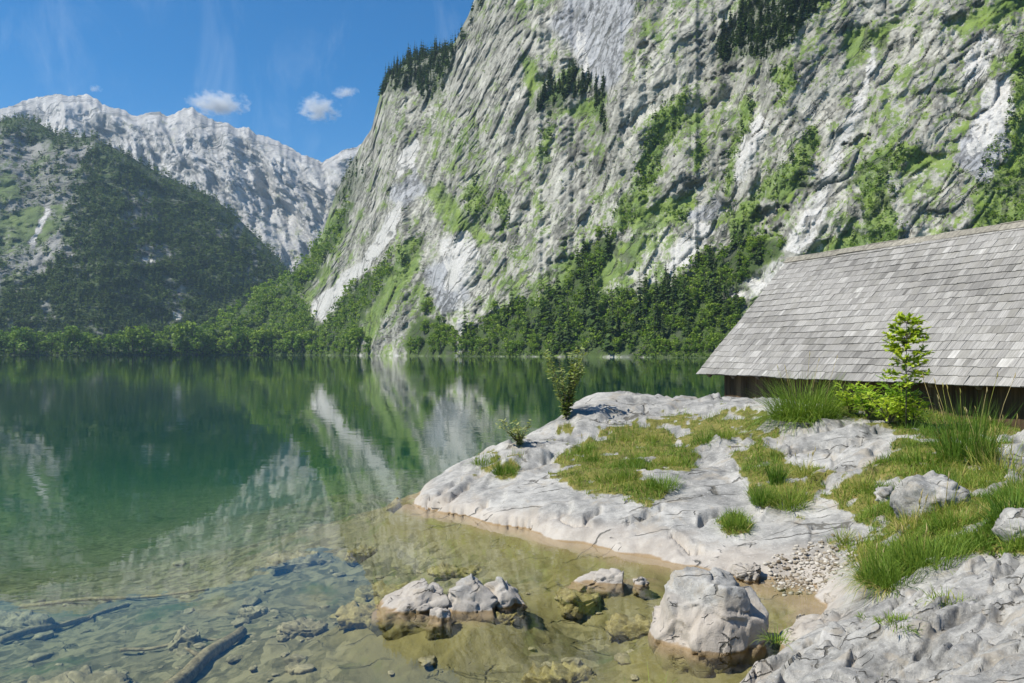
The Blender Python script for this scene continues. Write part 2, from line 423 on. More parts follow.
def rock_mat(name, lo, hi, s1, s2, s3, grass_a, grass_b, bd, pale=(0.50,0.49,0.465), toned=False):
    m = NT(name); p = m.obj()
    at = m.attr('mask'); rgb = m.n('ShaderNodeSeparateColor', {0: at.outputs['Color']}).outputs
    n1 = m.noise(p, s1, 6, 0.6); n2 = m.noise(p, s2, 5, 0.65); n3 = m.noise(p, s3, 4, 0.7)
    st = m.noise(m.scale(p, (1, 1, 0.22)), s2 * 0.9, 5, 0.6)
    f = m.math('ADD', m.math('MULTIPLY', n1, 0.45), m.math('ADD', m.math('MULTIPLY', st, 0.45), m.math('MULTIPLY', n3, 0.35)))
    col = m.mix(m.mapr(f, 0.42, 0.80), (*lo, 1), (*hi, 1))
    col = m.mix(rgb[2], col, (0.30, 0.305, 0.315, 1))
    if toned:
        tn = m.attr('tone').outputs['Fac']; col = m.mix(1.0, col, m.ramp(tn, [(0.06, 0.45), (0.35, 0.92), (0.62, 1.06), (0.9, 1.28)]), 'MULTIPLY')
    dk = m.mapr(m.noise(m.scale(p, (1, 1, 0.13)), s2 * 1.7, 4, 0.6), 0.56, 0.70)
    col = m.mix(m.math('MULTIPLY', dk, m.math('ADD', 0.35, m.math('MULTIPLY', rgb[2], 0.5))), col, (0.15, 0.15, 0.15, 1))
    pl = m.mix(m.mapr(n3, 0.35, 0.65), tuple(c * 0.8 for c in pale) + (1,), (*pale, 1))
    col = m.mix(m.mapr(m.math('ADD', rgb[1], m.math('MULTIPLY', m.math('SUBTRACT', n3, 0.5), 1.2)), 0.3, 0.65), col, pl)
    gf = m.math('ADD', rgb[0], m.math('MULTIPLY', m.math('SUBTRACT', n3, 0.5), 1.5))
    gf = m.math('ADD', gf, m.math('MULTIPLY', m.math('SUBTRACT', n2, 0.5), 0.7))
    gcol = m.mix(m.mapr(m.noise(p, s2 * 0.7, 4, 0.6), 0.35, 0.65), (*grass_a, 1), (*grass_b, 1))
    col = m.mix(m.math('MULTIPLY', m.mapr(gf, 0.30, 0.62), 0.85), col, gcol)
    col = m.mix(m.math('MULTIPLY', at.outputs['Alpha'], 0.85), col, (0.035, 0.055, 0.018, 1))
    h = m.math('ADD', m.math('MULTIPLY', n2, 0.22), m.math('MULTIPLY', n3, 0.40))
    # joints and water streaks along the lean of the beds
    ac = m.n('ShaderNodeVectorMath', {0: p, 1: (-0.528, 0.704, 0.47)}, operation='DOT_PRODUCT').outputs['Value']
    al = m.n('ShaderNodeVectorMath', {0: p, 1: (0.282, -0.376, 0.88)}, operation='DOT_PRODUCT').outputs['Value']
    wb = m.math('MULTIPLY', m.math('SUBTRACT', n1, 0.5), 3.0 / s1 * 0.25)
    wc = m.math('MULTIPLY', m.math('SUBTRACT', n2, 0.5), 0.35 / s2)
    ab = m.n('ShaderNodeCombineXYZ', {0: m.math('ADD', m.math('ADD', ac, wb), wc), 1: m.math('MULTIPLY', m.math('ADD', al, wc), 0.30), 2: 0.0})
    d1 = m.n('ShaderNodeTexVoronoi', {'Vector': ab, 'Scale': s2 * 0.55}, feature='DISTANCE_TO_EDGE').outputs['Distance']
    d2 = m.n('ShaderNodeTexVoronoi', {'Vector': ab, 'Scale': s2 * 1.7}, feature='DISTANCE_TO_EDGE').outputs['Distance']
    k1 = m.math('MULTIPLY', m.mapr(d1, 0.055, 0.012), m.mapr(m.noise(p, s2 * 0.3, 3, 0.6), 0.46, 0.58))
    k2 = m.math('MULTIPLY', m.mapr(d2, 0.085, 0.02), m.mapr(m.noise(p, s2 * 0.5, 3, 0.6), 0.50, 0.60))
    ck = m.math('MAXIMUM', k1, m.math('MULTIPLY', k2, 0.8))
    col = m.mix(m.math('MULTIPLY', ck, 0.62), col, (0.07, 0.072, 0.06, 1))
    h = m.math('SUBTRACT', h, m.math('MULTIPLY', ck, 0.45))
    b = m.pbr(col, 0.9, m.bump(h, bd, 1.0), 0.15)
    return m.out(b)

M_CLIFF = rock_mat('limestone_cliff', (0.19, 0.187, 0.16), (0.41, 0.402, 0.355), 0.016, 0.11, 0.60, (0.080, 0.145, 0.014), (0.150, 0.225, 0.026), 2.2, toned=True)
cliff_me, CU, CV, CP_ = build_cliff()
cliff = tag(link('cliff_mountain', cliff_me, M_CLIFF), 'steep pale limestone mountain wall with green ledges rising from the lake', None, None, 'structure')

def on_grid(px, py, gu, gV, gP):
    """surface point of a mountain sheet seen at a picture point"""
    j = int(np.clip(np.searchsorted(gu, px), 1, len(gu) - 1))
    col = gV[:, j]
    i = int(np.clip(np.searchsorted(-col, -py), 1, len(col) - 1))
    w_ = (col[i - 1] - py) / (col[i - 1] - col[i] + 1e-9); w_ = min(max(w_, 0), 1)
    return gP[i - 1, j] * (1 - w_) + gP[i, j] * w_

# ---- the wooded mountain in the middle distance
SIL2 = [(-260,60),(-150,95),(-80,85),(-30,105),(0,121),(11,118),(22,117),(33,121),(48,128),(56,135),(67,133),(80,138),(89,136),(95,136),(100,141),(122,152),(148,167),(174,180),(193,189),(219,202),(237,217),(256,236),(273,253),(288,270),(300,285),(330,318),(360,345),(380,352)]
ROCK2 = [[(-40,140),(0,135),(25,128),(33,150),(20,175),(-5,185),(-40,190)], [(62,150),(85,138),(90,150),(84,165),(66,172)], [(30,250),(44,205),(50,208),(38,245)], [(125,195),(150,188),(150,215),(130,230)],
         [(60,225),(80,205),(72,250),(45,275),(35,265)], [(220,222),(245,220),(245,235),(222,236)], [(252,250),(262,250),(258,280),(250,270)], [(165,278),(185,285),(188,320),(170,312)], [(140,255),(160,258),(158,264),(142,262)], [(40,300),(50,300),(48,325),(42,322)],[(92,330),(104,330),(102,337),(94,336)], [(130,250),(175,240),(178,256),(140,262)], [(60,255),(80,250),(74,272),(62,270)]]
SCREE2 = [[(47,208),(50,210),(42,228),(35,245),(28,243),(38,225)], [(143,258),(156,260),(155,264),(144,262)], [(173,312),(182,316),(180,322),(174,319)]]
MEAD2 = [[(-40,215),(0,215),(40,205),(64,205),(60,235),(30,250),(0,255),(-40,260)], [(-10,150),(20,160),(20,200),(-20,205)], [(100,150),(112,165),(120,195),(108,200)]]
def build_mid():
    u = np.concatenate([np.arange(-260, -10, 5.0), np.arange(-10, 384, 1.7)]); nu, nt = len(u), 190
    vt = curve(SIL2, u) + 1.8 * fbm(v3(u / 7, 0 * u, 0 * u + 5), 4)
    vb = np.full(nu, 357.0); t = np.linspace(0, 1, nt)
    U = np.repeat(u[None], nt, 0); V = vb[None] + (vt - vb)[None] * t[:, None]
    ax_, S = ray(U, V)
    yb = curve([(-260, 1000), (100, 1120), (300, 1350), (384, 1450)], u)
    wn = fbm(v3(U / 15, V / 15, 0 * U + 2), 4)
    k = 0.95 + 0.16 * fbm(v3((U + V) / 90, (V - U) / 60, 0 * U + 4), 4)
    m_r = pmask(U, V, ROCK2, 5, 12, wn) * np.clip(0.55 + 0.9 * fbm(v3(U / 5, V / 7, 0 * U + 9), 3), 0, 1); k = np.clip(k, 0.2, 1.6)
    ds = np.diff(S, axis=0)
    Y = np.exp(np.log(yb)[None] + np.concatenate([np.zeros((1, nu)), np.cumsum(k[:-1] / np.maximum(1 - k[:-1] * S[:-1], 0.2) * ds, 0)], 0))
    P = v3(ax_ * Y, Y, EYE + S * Y)
    d = -34 * (ridged(v3(P[..., 0] / 420 + P[..., 2] / 260, (P[..., 2] - P[..., 0] * .6) / 520, 0 * wn + 3), 4) - 0.5)
    d += -14 * (ridged(v3(P[..., 0] / 110 + P[..., 2] / 75, (P[..., 2] - P[..., 0] * .6) / 170, 0 * wn + 8), 4) - 0.5) - 9 * fbm(P / 22, 4)
    Y = (Y + d * sstep(0, 0.15, t)[:, None]) * (1 + 0.06 * sstep(12, 0, V - vt[None]))
    P = v3(ax_ * Y, Y, EYE + S * Y)
    top = P[-1]; back = []
    for i in range(1, 8):
        b = top.copy(); b[:, 1] += 40 * i + 25 * i * i; b[:, 2] = top[:, 2] * (1 - (i / 7) ** 1.4) - 3; back.append(b)
    PP = np.concatenate([P, np.array(back)], 0); mask = np.zeros((PP.shape[0], nu, 4))
    m_s = pmask(U, V, SCREE2, 1.5, 2, wn); m_m = pmask(U, V, MEAD2, 6, 8, wn)
    m_sh = pmask(U, V, [[(-260,128),(8,132),(30,140),(60,150),(94,143),(82,180),(64,214),(62,252),(18,288),(-260,295)]], 6, 9, wn)
    mask[:nt, :, 0] = np.clip(0.55 - 0.22 * m_sh + 0.5 * wn + 0.4 * m_m - 0.45 * m_r - m_s, 0, 1); mask[:nt, :, 1] = np.maximum(0.8 * m_s, 0.22 * m_r)
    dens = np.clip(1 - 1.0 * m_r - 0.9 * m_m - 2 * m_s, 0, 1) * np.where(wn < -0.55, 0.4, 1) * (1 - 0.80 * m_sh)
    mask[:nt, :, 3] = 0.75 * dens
    me = mesh_np('mid', PP.reshape(-1, 3), grid_faces(PP.shape[0], nu)); set_attr(me, 'mask', mask.reshape(-1, 4))
    return me, u, V, P, dens
M_MID = rock_mat('wooded_mountain_ground', (0.15, 0.15, 0.14), (0.30, 0.295, 0.28), 0.008, 0.05, 0.25, (0.06, 0.10, 0.022), (0.115, 0.165, 0.04), 5.0)
mid_me, MU, MV, MP, MDENS = build_mid()
tag(link('wooded_mountain', mid_me, M_MID), 'dark wooded mountain on the far left behind the lake', None, None, 'structure')

# ---- the pale massif far behind
SIL3 = [(-260,150),(-150,128),(-60,118),(0,109),(14,105),(25,100),(38,97),(50,95),(60,94),(66,96),(75,96),(87,94),(96,99),(103,104),(112,108),(124,109),(129,114),(137,116),(150,112),(160,112),(167,116),(175,114),(184,108),(192,107),(198,112),(207,117),(215,121),(228,123),(236,128),(248,127),(256,134),(268,137),(277,141),(290,147),(301,154),(312,158),(322,162),(333,156),(344,150),(356,147),(400,120),(440,110)]
def build_far():
    u = np.concatenate([np.arange(-260, -10, 5.0), np.arange(-10, 441, 1.25)]); nu, nt = len(u), 210
    vt = curve(SIL3, u) + 1.7 * fbm(v3(u / 5, 0 * u, 0 * u + 1), 4)
    vb = np.full(nu, 330.0); t = np.linspace(0, 1, nt)
    U = np.repeat(u[None], nt, 0); V = vb[None] + (vt - vb)[None] * t[:, None]
    ax_, S = ray(U, V); yb = curve([(-260, 3300), (440, 3300)], u)
    k = np.clip(0.75 + 0.35 * fbm(v3((U + V * .8) / 60, (V - U) / 60, 0 * U), 4), 0.25, 1.3)
    ds = np.diff(S, axis=0)
    Y = np.exp(np.log(yb)[None] + np.concatenate([np.zeros((1, nu)), np.cumsum(k[:-1] / np.maximum(1 - k[:-1] * S[:-1], 0.2) * ds, 0)], 0))
    P = v3(ax_ * Y, Y, EYE + S * Y)
    wv = fbm(P / 480, 2)
    ac = P[..., 0] + 0.75 * P[..., 2]
    d = -215 * (ridged(v3(ac / 330 + 0.35 * wv, P[..., 2] / 1500, 0 * wv + 7.3), 3) - 0.6)
    d += -120 * (ridged(v3(ac / 105 + 0.5 * wv, P[..., 2] / 420, 0 * wv + 2), 4) - 0.5)
    st = P[..., 2] / 60 + P[..., 0] / 95 + 1.2 * wv
    fa, ea = facets(v3(ac / 150, (P[..., 2] - 0.5 * P[..., 0]) / 330, 0 * wv) + 0.3 * v3(wv, wv, wv)); fb, eb = facets(v3(ac / 45, (P[..., 2] - 0.5 * P[..., 0]) / 90, 0 * wv) + 0.3 * v3(wv, wv, wv))
    d += 26 * np.abs((st % 1) - 0.5) - 7 * fbm(P / 60, 3) - 6 * ridged(P / 22, 3) + 38 * fa + 16 * fb - 46 * (ridged(v3((P[..., 0] * .8 + P[..., 2] * .6) / 70, (P[..., 2] * .8 - P[..., 0] * .6) / 240, 0 * wv + 5), 4) - .5) + 16 * np.abs(((P[..., 2] / 26 + P[..., 0] / 40 + 1.5 * wv) % 1) - 0.5)
    Y = (Y + d * (0.35 + 0.65 * sstep(0, 40, V - vt[None]))) * (1 + 0.04 * sstep(10, 0, V - vt[None]))
    P = v3(ax_ * Y, Y, EYE + S * Y)
    top = P[-1]; back = []
    for i in range(1, 7):
        b = top.copy(); b[:, 1] += 60 * i + 30 * i * i; b[:, 2] = top[:, 2] * (1 - (i / 6) ** 1.4) - 3; back.append(b)
    foot = P[:1].copy(); foot[..., 2] = -6; foot[..., 1] -= 60
    PP = np.concatenate([foot, P, np.array(back)], 0); PP[..., :2] *= 0.72; PP[..., 2] = EYE + (PP[..., 2] - EYE) * 0.72
    mask = np.zeros((PP.shape[0], nu, 4))
    wn = fbm(v3(U / 12, V / 12, 0 * U + 6), 4)
    mask[1:nt + 1, :, 0] = np.clip(0.16 + 0.45 * wn + 0.22 * sstep(150, 260, V), 0, 1) * 0.8
    mask[1:nt + 1, :, 1] = np.clip(0.35 + 0.6 * fbm(v3(U / 6, V / 22, 0 * U), 4), 0, 1)
    me = mesh_np('far', PP.reshape(-1, 3), grid_faces(PP.shape[0], nu)); set_attr(me, 'mask', mask.reshape(-1, 4))
    return me
M_FAR = rock_mat('massif_rock', (0.22, 0.215, 0.21), (0.42, 0.41, 0.39), 0.004, 0.02, 0.09, (0.12, 0.14, 0.06), (0.18, 0.19, 0.09), 12.0, (0.47, 0.46, 0.44))
tag(link('massif_mountain', build_far(), M_FAR), 'pale bare rock massif with a jagged ridge far behind the lake', None, None, 'structure')
# ------------------------------------------------------------------ shore, lake bed, water
CTRL = []      # (X, Y, z)
def c(px, py, z): CTRL.append(tuple(at_z(px, py, z)))
for p in [(408,503),(440,515),(500,528),(560,541),(620,552),(700,566),(760,577),(800,583)]: c(*p, 0.0)
# rock shelf
for p in [(445,480,.22),(470,466,.42),(500,451,.60),(540,434,.80),(575,411,1.12),(600,408,1.18),(650,411,1.24),(700,409,1.30),(760,409,1.36),
          (470,495,.16),(520,500,.24),(520,470,.47),(560,450,.66),(560,500,.27),(600,480,.47),(640,440,.82),(640,520,.22),(680,500,.38),(700,470,.60),(720,440,.87),(700,540,.14),
          (760,540,.18),(760,500,.42),(780,470,.70),(800,440,1.0),(840,420,1.28),(900,432,1.20),(850,460,.92),(820,510,.45),(820,550,.17),(850,530,.33),(900,470,.90),(960,445,1.08),(1010,480,.90),(1060,470,1.0),
          (880,520,.52),(940,527,.66),(1000,520,.78),(1060,530,.9),(1000,560,.68),(870,560,.30),(870,588,.18),(930,570,.5),(830,585,.02),(1100,600,.85)]: c(*p)
# under water: foot of the shelf and the inlet
for p in [(395,515,-.25),(440,530,-.22),(500,545,-.22),(560,560,-.18),(620,575,-.14),(680,590,-.13),(640,600,-.18),(560,590,-.22),(560,640,-.35),(640,650,-.3),(640,690,-.3),(480,560,-.34),(480,605,-.08),(440,620,-.08),(400,612,-.10),(450,600,-.08),(510,610,-.09),(470,622,-.08),(600,590,-.1),(640,590,-.1),(480,645,-.2),(480,660,-.32),
          (780,600,-.08),(770,630,-.12),(650,640,-.17),(720,650,-.14),(820,596,-.03),(400,560,-.55),(400,620,-.5),(400,690,-.45),(300,560,-.75),(300,620,-.62),(300,690,-.5),(200,580,-1.25),(200,640,-.8),(200,700,-.65),(100,600,-1.4),(100,660,-.95),(0,620,-1.4),(0,690,-1.05),(-150,680,-1.4),
          (360,525,-1.0),(300,530,-1.9),(200,545,-2.4),(100,550,-2.8),(0,560,-2.8),(-200,560,-2.6),(390,500,-1.6),(440,470,-3.2),(420,485,-2.2),
          (300,505,-2.8),(200,510,-3.5),(100,515,-3.9),(0,520,-4.2),(-150,520,-4.4),(340,480,-4.6),(200,485,-5.4),(0,490,-5.7),(-200,490,-5.9)]: c(*p)
for X, Y, z in [(-1.5,18,-2.8),(0,21,-3.0),(1.5,23.5,-2.6),(3.5,24.5,-1.6),(-2,26,-3.0),(3,32,-4),(6.2,25,-.4),(10,40,-6),(-30,60,-6.8),(20,60,-6.8),(0,60,-6.8),(-50,100,-9),(0,100,-9),(40,100,-9),
                (9,20,.5),(12,15,1.0),(14,10,1.3),(9,7,1.1),(7,3,1.1),(5,1.5,1.0),(3.2,4.5,.75),(2.5,2.5,.85),(1.5,1,.8),(0,1.0,.7),(1.6,5.6,-.3),(0.8,3.5,.1),(0,3.5,-.1),(-2,3,-.2),(-4,4,-.6),(-8,6,-1.1),(-6,1,-.5),(18,20,1.6),(20,6,1.8),(30,30,1.0)]: CTRL.append((X, Y, z))
CT = np.array(CTRL)
def warp(X, Y):   # the fit runs in compressed coordinates, so near points keep their detail
    l = np.log(np.maximum(Y, 0.5) + 3.0) * 8
    return np.stack([X / (Y + 3.0) * 8, l], -1)
def tps_fit(C, z, lam=0.02):
    n = len(C); d2 = ((C[:, None] - C[None]) ** 2).sum(-1); K = np.where(d2 > 0, 0.5 * d2 * np.log(d2 + 1e-12), 0) + lam * np.eye(n)
    Pm = np.concatenate([np.ones((n, 1)), C], 1); A = np.zeros((n + 3, n + 3)); A[:n, :n] = K; A[:n, n:] = Pm; A[n:, :n] = Pm.T
    return np.linalg.solve(A, np.concatenate([z, np.zeros(3)]))
CW = warp(CT[:, 0], CT[:, 1]); WT = tps_fit(CW, CT[:, 2])
def base_z(X, Y):
    sh = np.shape(X); Q = warp(np.ravel(X).astype(float), np.ravel(Y).astype(float)); out = np.zeros(len(Q))
    for i in range(0, len(Q), 40000):
        q = Q[i:i + 40000]; d2 = ((q[:, None] - CW[None]) ** 2).sum(-1)
        out[i:i + 40000] = (0.5 * d2 * np.log(d2 + 1e-12)) @ WT[:-3] + WT[-3] + q @ WT[-2:]
    z = out.reshape(sh)
    far = sstep(70, 140, np.hypot(X, np.asarray(Y)) + 0 * z)
    return z * (1 - far) + far * -9.0

TURF = [[(555,470),(575,440),(610,425),(650,420),(690,415),(720,412),(735,420),(715,435),(690,450),(700,465),(685,475),(660,470),(668,495),(640,502),(600,500),(570,490)],
        [(560,425),(585,432),(575,443),(555,440)], [(495,470),(515,455),(520,475),(500,478)], [(475,470),(495,452),(505,458),(490,475)],
        [(720,455),(745,445),(760,440),(790,455),(820,470),(850,478),(900,450),(940,436),(985,435),(1010,480),(1100,470),(1100,590),(1024,552),(980,558),(930,560),(905,585),(865,585),(858,548),(880,530),(840,510),(825,492),(800,515),(770,510),(750,500),(725,470)],
        [(718,520),(735,508),(755,515),(748,530),(730,530)], [(708,420),(740,412),(770,412),(760,430),(800,428),(830,432),(800,440),(760,440),(730,430)], [(700,430),(760,428),(770,445),(735,445)],
        [(860,445),(890,440),(900,452),(870,458)], [(800,395),(1000,410),(1010,440),(930,440),(880,430),(820,412)], [(835,545),(850,540),(852,555),(838,555)]]
BARE = [[(700,470),(725,450),(740,470),(750,500),(720,520),(690,500)], [(780,425),(840,418),(890,430),(890,455),(850,470),(800,470),(780,450)]]

def saw(x, sharp=0.16):
    t = x % 1
    return np.where(t < 1 - sharp, t / (1 - sharp), (1 - t) / sharp) - 0.5

def detail(X, Y, z):
    """ledges, cracks and pits of the limestone, in metres"""
    P = v3(X, Y, 0 * X)
    w1 = fbm(P / 2.2, 4); w2 = fbm(P / 0.7 + 9, 4)
    ws = fbm(P / 1.4 + 2, 2)
    bed = (X * 0.35 - Y * 0.94) / 1.25 + 1.2 * ws
    led = 0.13 * saw(bed, 0.22) * sstep(-0.3, 0.3, fbm(P / 1.6 + 4, 3))
    bed2 = (X * 0.25 - Y * 0.97) / 0.42 + 1.5 * ws
    led2 = 0.035 * saw(bed2, 0.3) * sstep(-0.1, 0.4, fbm(P / 0.9 + 14, 3))
    n1 = perlin(v3(X / 1.4, Y / 0.8, 0 * X) + 3 + 0.25 * v3(w2, w1, w2)); n2 = perlin(v3(X / 1.5 + Y / 3, Y / 0.6, 0 * X) + 0.3 * v3(w2, w2, w2) + 40)
    crk = -0.05 * np.exp(-(n1 / 0.018) ** 2) * sstep(0.0, 0.35, w1) - 0.07 * np.exp(-(n2 / 0.022) ** 2) * sstep(0.05, 0.35, perlin(P / 1.7 + 77))
    rub = 0.10 * w1 + 0.03 * w2 + 0.010 * fbm(P / 0.22 + 5, 4) + 0.012 * (ridged(P / 0.5 + 3, 4) - 0.5)
    fa, ea = facets(v3((X * 0.94 + Y * 0.34) / 0.95, (Y * 0.94 - X * 0.34) / 0.5, 0 * X) + 0.35 * v3(ws, -ws, 0 * w1), True)
    fb, eb = facets(v3((X * 0.94 + Y * 0.34) / 0.30, (Y * 0.94 - X * 0.34) / 0.17, 0 * X) + 0.5 * v3(ws, -ws, 0 * w1) + 7, True)
    on = sstep(-0.35, 0.25, fbm(P / 1.3 + 60, 3)); on2 = sstep(-0.1, 0.3, fbm(P / 0.8 + 66, 3))
    hi = sstep(0.3, 0.8, z); blk = (0.5 + 0.5 * on) * 0.20 * fa + on2 * (0.3 + 0.7 * hi) * 0.06 * fb
    return led + led2 + rub * 0.55 + blk

GROOVES = [[(411,502),(434,506),(452,497),(468,487)], [(450,514),(467,514),(487,502)], [(500,522),(520,522),(536,521),(570,508)], [(545,461),(556,457),(567,452)], [(628,522),(645,515),(662,509)], [(585,520),(600,510)],
           [(430,498),(445,490),(462,481)], [(790,455),(815,447),(840,446),(860,440)], [(800,466),(825,462)], [(820,432),(850,427),(880,432)], [(560,515),(575,524),(590,523)], [(700,521),(720,512)], [(672,535),(690,548),(700,552)]]
def grooves(px, py):
    """the long open joints seen on the rock shelf: the upper side stands proud of the lower"""
    z = np.zeros(px.shape)
    for g in GROOVES:
        d = np.full(px.shape, 1e9); sgn = np.zeros(px.shape)
        for (x1, y1), (x2, y2) in zip(g[:-1], g[1:]):
            ex, ey = x2 - x1, y2 - y1; t = np.clip(((px - x1) * ex + (py - y1) * ey) / (ex * ex + ey * ey), 0, 1)
            dd = np.hypot(px - x1 - t * ex, py - y1 - t * ey); s_ = py - (y1 + t * ey); sgn = np.where(dd < d, s_, sgn); d = np.minimum(d, dd)
        z += 0.055 * np.exp(-np.maximum(-sgn, 0) / 6) * (sgn < 0) * np.exp(-(d / 9) ** 2) - 0.14 * np.exp(-(d / 1.7) ** 2)
    return z

def build_ground():
    u = np.concatenate([np.linspace(-700, -20, 90), np.arange(-20, 1045, 1.55), np.linspace(1046, 1900, 90)])
    py = np.concatenate([np.linspace(3000, 1000, 30), np.linspace(995, 720, 60), np.arange(719, 418, -1.05), np.linspace(417.5, 375, 60), np.linspace(374, 354.2, 25)])
    Yr = EYE * F / (py - HOR)
    X = ((u - 512) / F)[None] * Yr[:, None]; Y = np.repeat(Yr[:, None], len(u), 1)
    z0 = base_z(X, Y)
    z0 = z0 + 0.10 * sstep(-0.03, 0.06, z0 + 0.05 * fbm(v3(X, Y, 0 * X) / 0.5 + 2, 3)) * (Y < 24)
    amp = np.where(z0 > 0, 0.36 + 0.64 * sstep(0.25, 0.7, z0), 0.4) * sstep(-1.6, -0.4, z0) * sstep(1.0, 3.0, Y)
    z = z0 + detail(X, Y, z0) * amp
    qx, qy = project(v3(X, Y, z0)); nw = fbm(v3(X, Y, 0 * X) / 0.35 + 3, 3)
    z = z + grooves(qx, qy + 4 * nw) * ((Y > 6) & (Y < 24))
    # gravelly bed: small stones and silt hollows
    uw = sstep(0.02, -0.12, z0)
    Pn = v3(X, Y, 0 * X)
    z = z + uw * (0.07 * fbm(Pn / 0.9 + 50, 3) + 0.035 * np.maximum(fbm(Pn / 0.17 + 60, 3), 0) ) * sstep(-4, -0.8, z0)
    P = v3(X, Y, z)
    pxx, pyy = project(P)
    wn = fbm(Pn / 0.6 + 8, 4)
    turf = np.where((Y < 28) & (Y > 4), pmask(pxx, pyy, TURF, 6, 15, wn + 0.6 * fbm(Pn / 0.2 + 8, 3)), 0) * sstep(0.05, 0.14, z)
    bare = np.where((Y < 28) & (Y > 4), pmask(pxx, pyy, BARE, 4, 10, wn), 0)
    turf = turf * (1 - 0.85 * bare) * (1 - 0.8 * sstep(0.10, 0.42, fbm(Pn / 0.42 + 81, 4)))
    behind = sstep(1.0, 1.3, z0) * (X > 8)
    turf = np.maximum(turf, behind * 0.9)
    # soil fills the turf hollows
    z = np.where(turf > 0.4, z0 + (z - z0) * (1 - 0.6 * turf) + 0.03 * turf, z)
    P = v3(X, Y, z)
    mask = np.zeros(P.shape[:2] + (4,)); mask[..., 0] = turf
    # silt banks (pale) and weed (green) on the lake bed
    mask[..., 1] = sstep(-0.1, 0.5, fbm(v3(X / 3.2, Y / 1.6, 0 * X + 2), 3)) * uw
    mask[..., 2] = uw
    me = mesh_np('ground', P.reshape(-1, 3), grid_faces(*P.shape[:2]))
    set_attr(me, 'mask', mask.reshape(-1, 4))
    return me, P, turf, (pxx, pyy)

def stone_nodes(m, p, z, big=1.0, pink=(0.28, 0.12, 0.6)):
    """pale weathered limestone, jointed and speckled, with a tan wet band by the water and olive algae under it"""
    n1 = m.noise(p, 1.3 / big, 5, 0.6); n2 = m.noise(p, 6.0 / big, 6, 0.65); n3 = m.noise(p, 34.0 / big, 5, 0.72)
    f = m.math('ADD', m.math('MULTIPLY', n1, 0.55), m.math('ADD', m.math('MULTIPLY', n2, 0.45), m.math('MULTIPLY', n3, 0.25)))
    col = m.ramp(f, [(0.50, (0.15, 0.149, 0.141)), (0.60, (0.25, 0.246, 0.232)), (0.68, (0.345, 0.337, 0.314)), (0.80, (0.45, 0.438, 0.41))])
    # lichen and pits
    sp = m.math('MULTIPLY', m.mapr(n3, 0.57, 0.66), m.mapr(m.noise(p, 3.0 / big, 4, 0.6), 0.38, 0.56))
    col = m.mix(m.math('MULTIPLY', sp, 0.85), col, (0.085, 0.085, 0.075, 1))
    wh = m.mapr(m.noise(p, 17.0 / big, 4, 0.7), 0.60, 0.70); col = m.mix(m.math('MULTIPLY', wh, 0.5), col, (0.56, 0.55, 0.52, 1))
    bs = m.mapr(m.noise(p, 2.1 / big, 5, 0.65, 0.5), 0.52, 0.66); col = m.mix(m.math('MULTIPLY', bs, 0.55), col, (0.30, 0.262, 0.205, 1))
    # joints: two sets, each only here and there
    wob = m.n('ShaderNodeVectorMath', {0: m.n('ShaderNodeTexNoise', {'Vector': p, 'Scale': 2.6 / big, 'Detail': 4.0}).outputs['Color'], 1: (0.30 * big, 0.30 * big, 0.30 * big)}, operation='MULTIPLY').outputs[0]
    pw = m.n('ShaderNodeVectorMath', {0: p, 1: wob}, operation='ADD').outputs[0]
    v1 = m.n('ShaderNodeTexVoronoi', {'Vector': m.scale(pw, (0.55, 1.9, 1.9)), 'Scale': 0.9 / big}, feature='DISTANCE_TO_EDGE').outputs['Distance']
    v2 = m.n('ShaderNodeTexVoronoi', {'Vector': m.scale(pw, (0.5, 2.0, 2.0)), 'Scale': 2.6 / big}, feature='DISTANCE_TO_EDGE').outputs['Distance']
    c1 = m.math('MULTIPLY', m.mapr(v1, 0.022, 0.004), m.mapr(m.noise(p, 1.1 / big, 3, 0.6), 0.50, 0.58))
    c2 = m.math('MULTIPLY', m.mapr(v2, 0.035, 0.006), m.mapr(m.noise(p, 1.9 / big, 3, 0.6), 0.60, 0.66))
    ck = m.math('MAXIMUM', c1, c2)
    col = m.mix(m.math('MULTIPLY', ck, 0.75), col, (0.06, 0.055, 0.042, 1))
    pk = m.math('MULTIPLY', m.mapr(m.math('ADD', z, m.math('MULTIPLY', m.math('SUBTRACT', n1, 0.5), 0.35)), pink[0], pink[1]), m.math('SUBTRACT', pink[2], m.math('MULTIPLY', ck, pink[2])))
    col = m.mix(pk, col, m.mix(n2, (0.33, 0.29, 0.245, 1), (0.47, 0.42, 0.362, 1)))
    zz = m.math('ADD', z, m.math('MULTIPLY', m.math('SUBTRACT', n1, 0.5), 0.10))
    tan = m.mapr(zz, 0.022, 0.004)
    col = m.mix(tan, col, m.mix(n2, (0.19, 0.13, 0.07, 1), (0.33, 0.25, 0.155, 1)))
    olive = m.mapr(zz, -0.03, -0.14)
    col = m.mix(olive, col, m.mix(n2, (0.11, 0.095, 0.03, 1), (0.24, 0.21, 0.085, 1)))
    h = m.math('ADD', m.math('MULTIPLY', n2, 0.20), m.math('ADD', m.math('MULTIPLY', n3, 0.32), m.math('MULTIPLY', ck, -0.6)))
    return col, h, (n1, n2, n3)

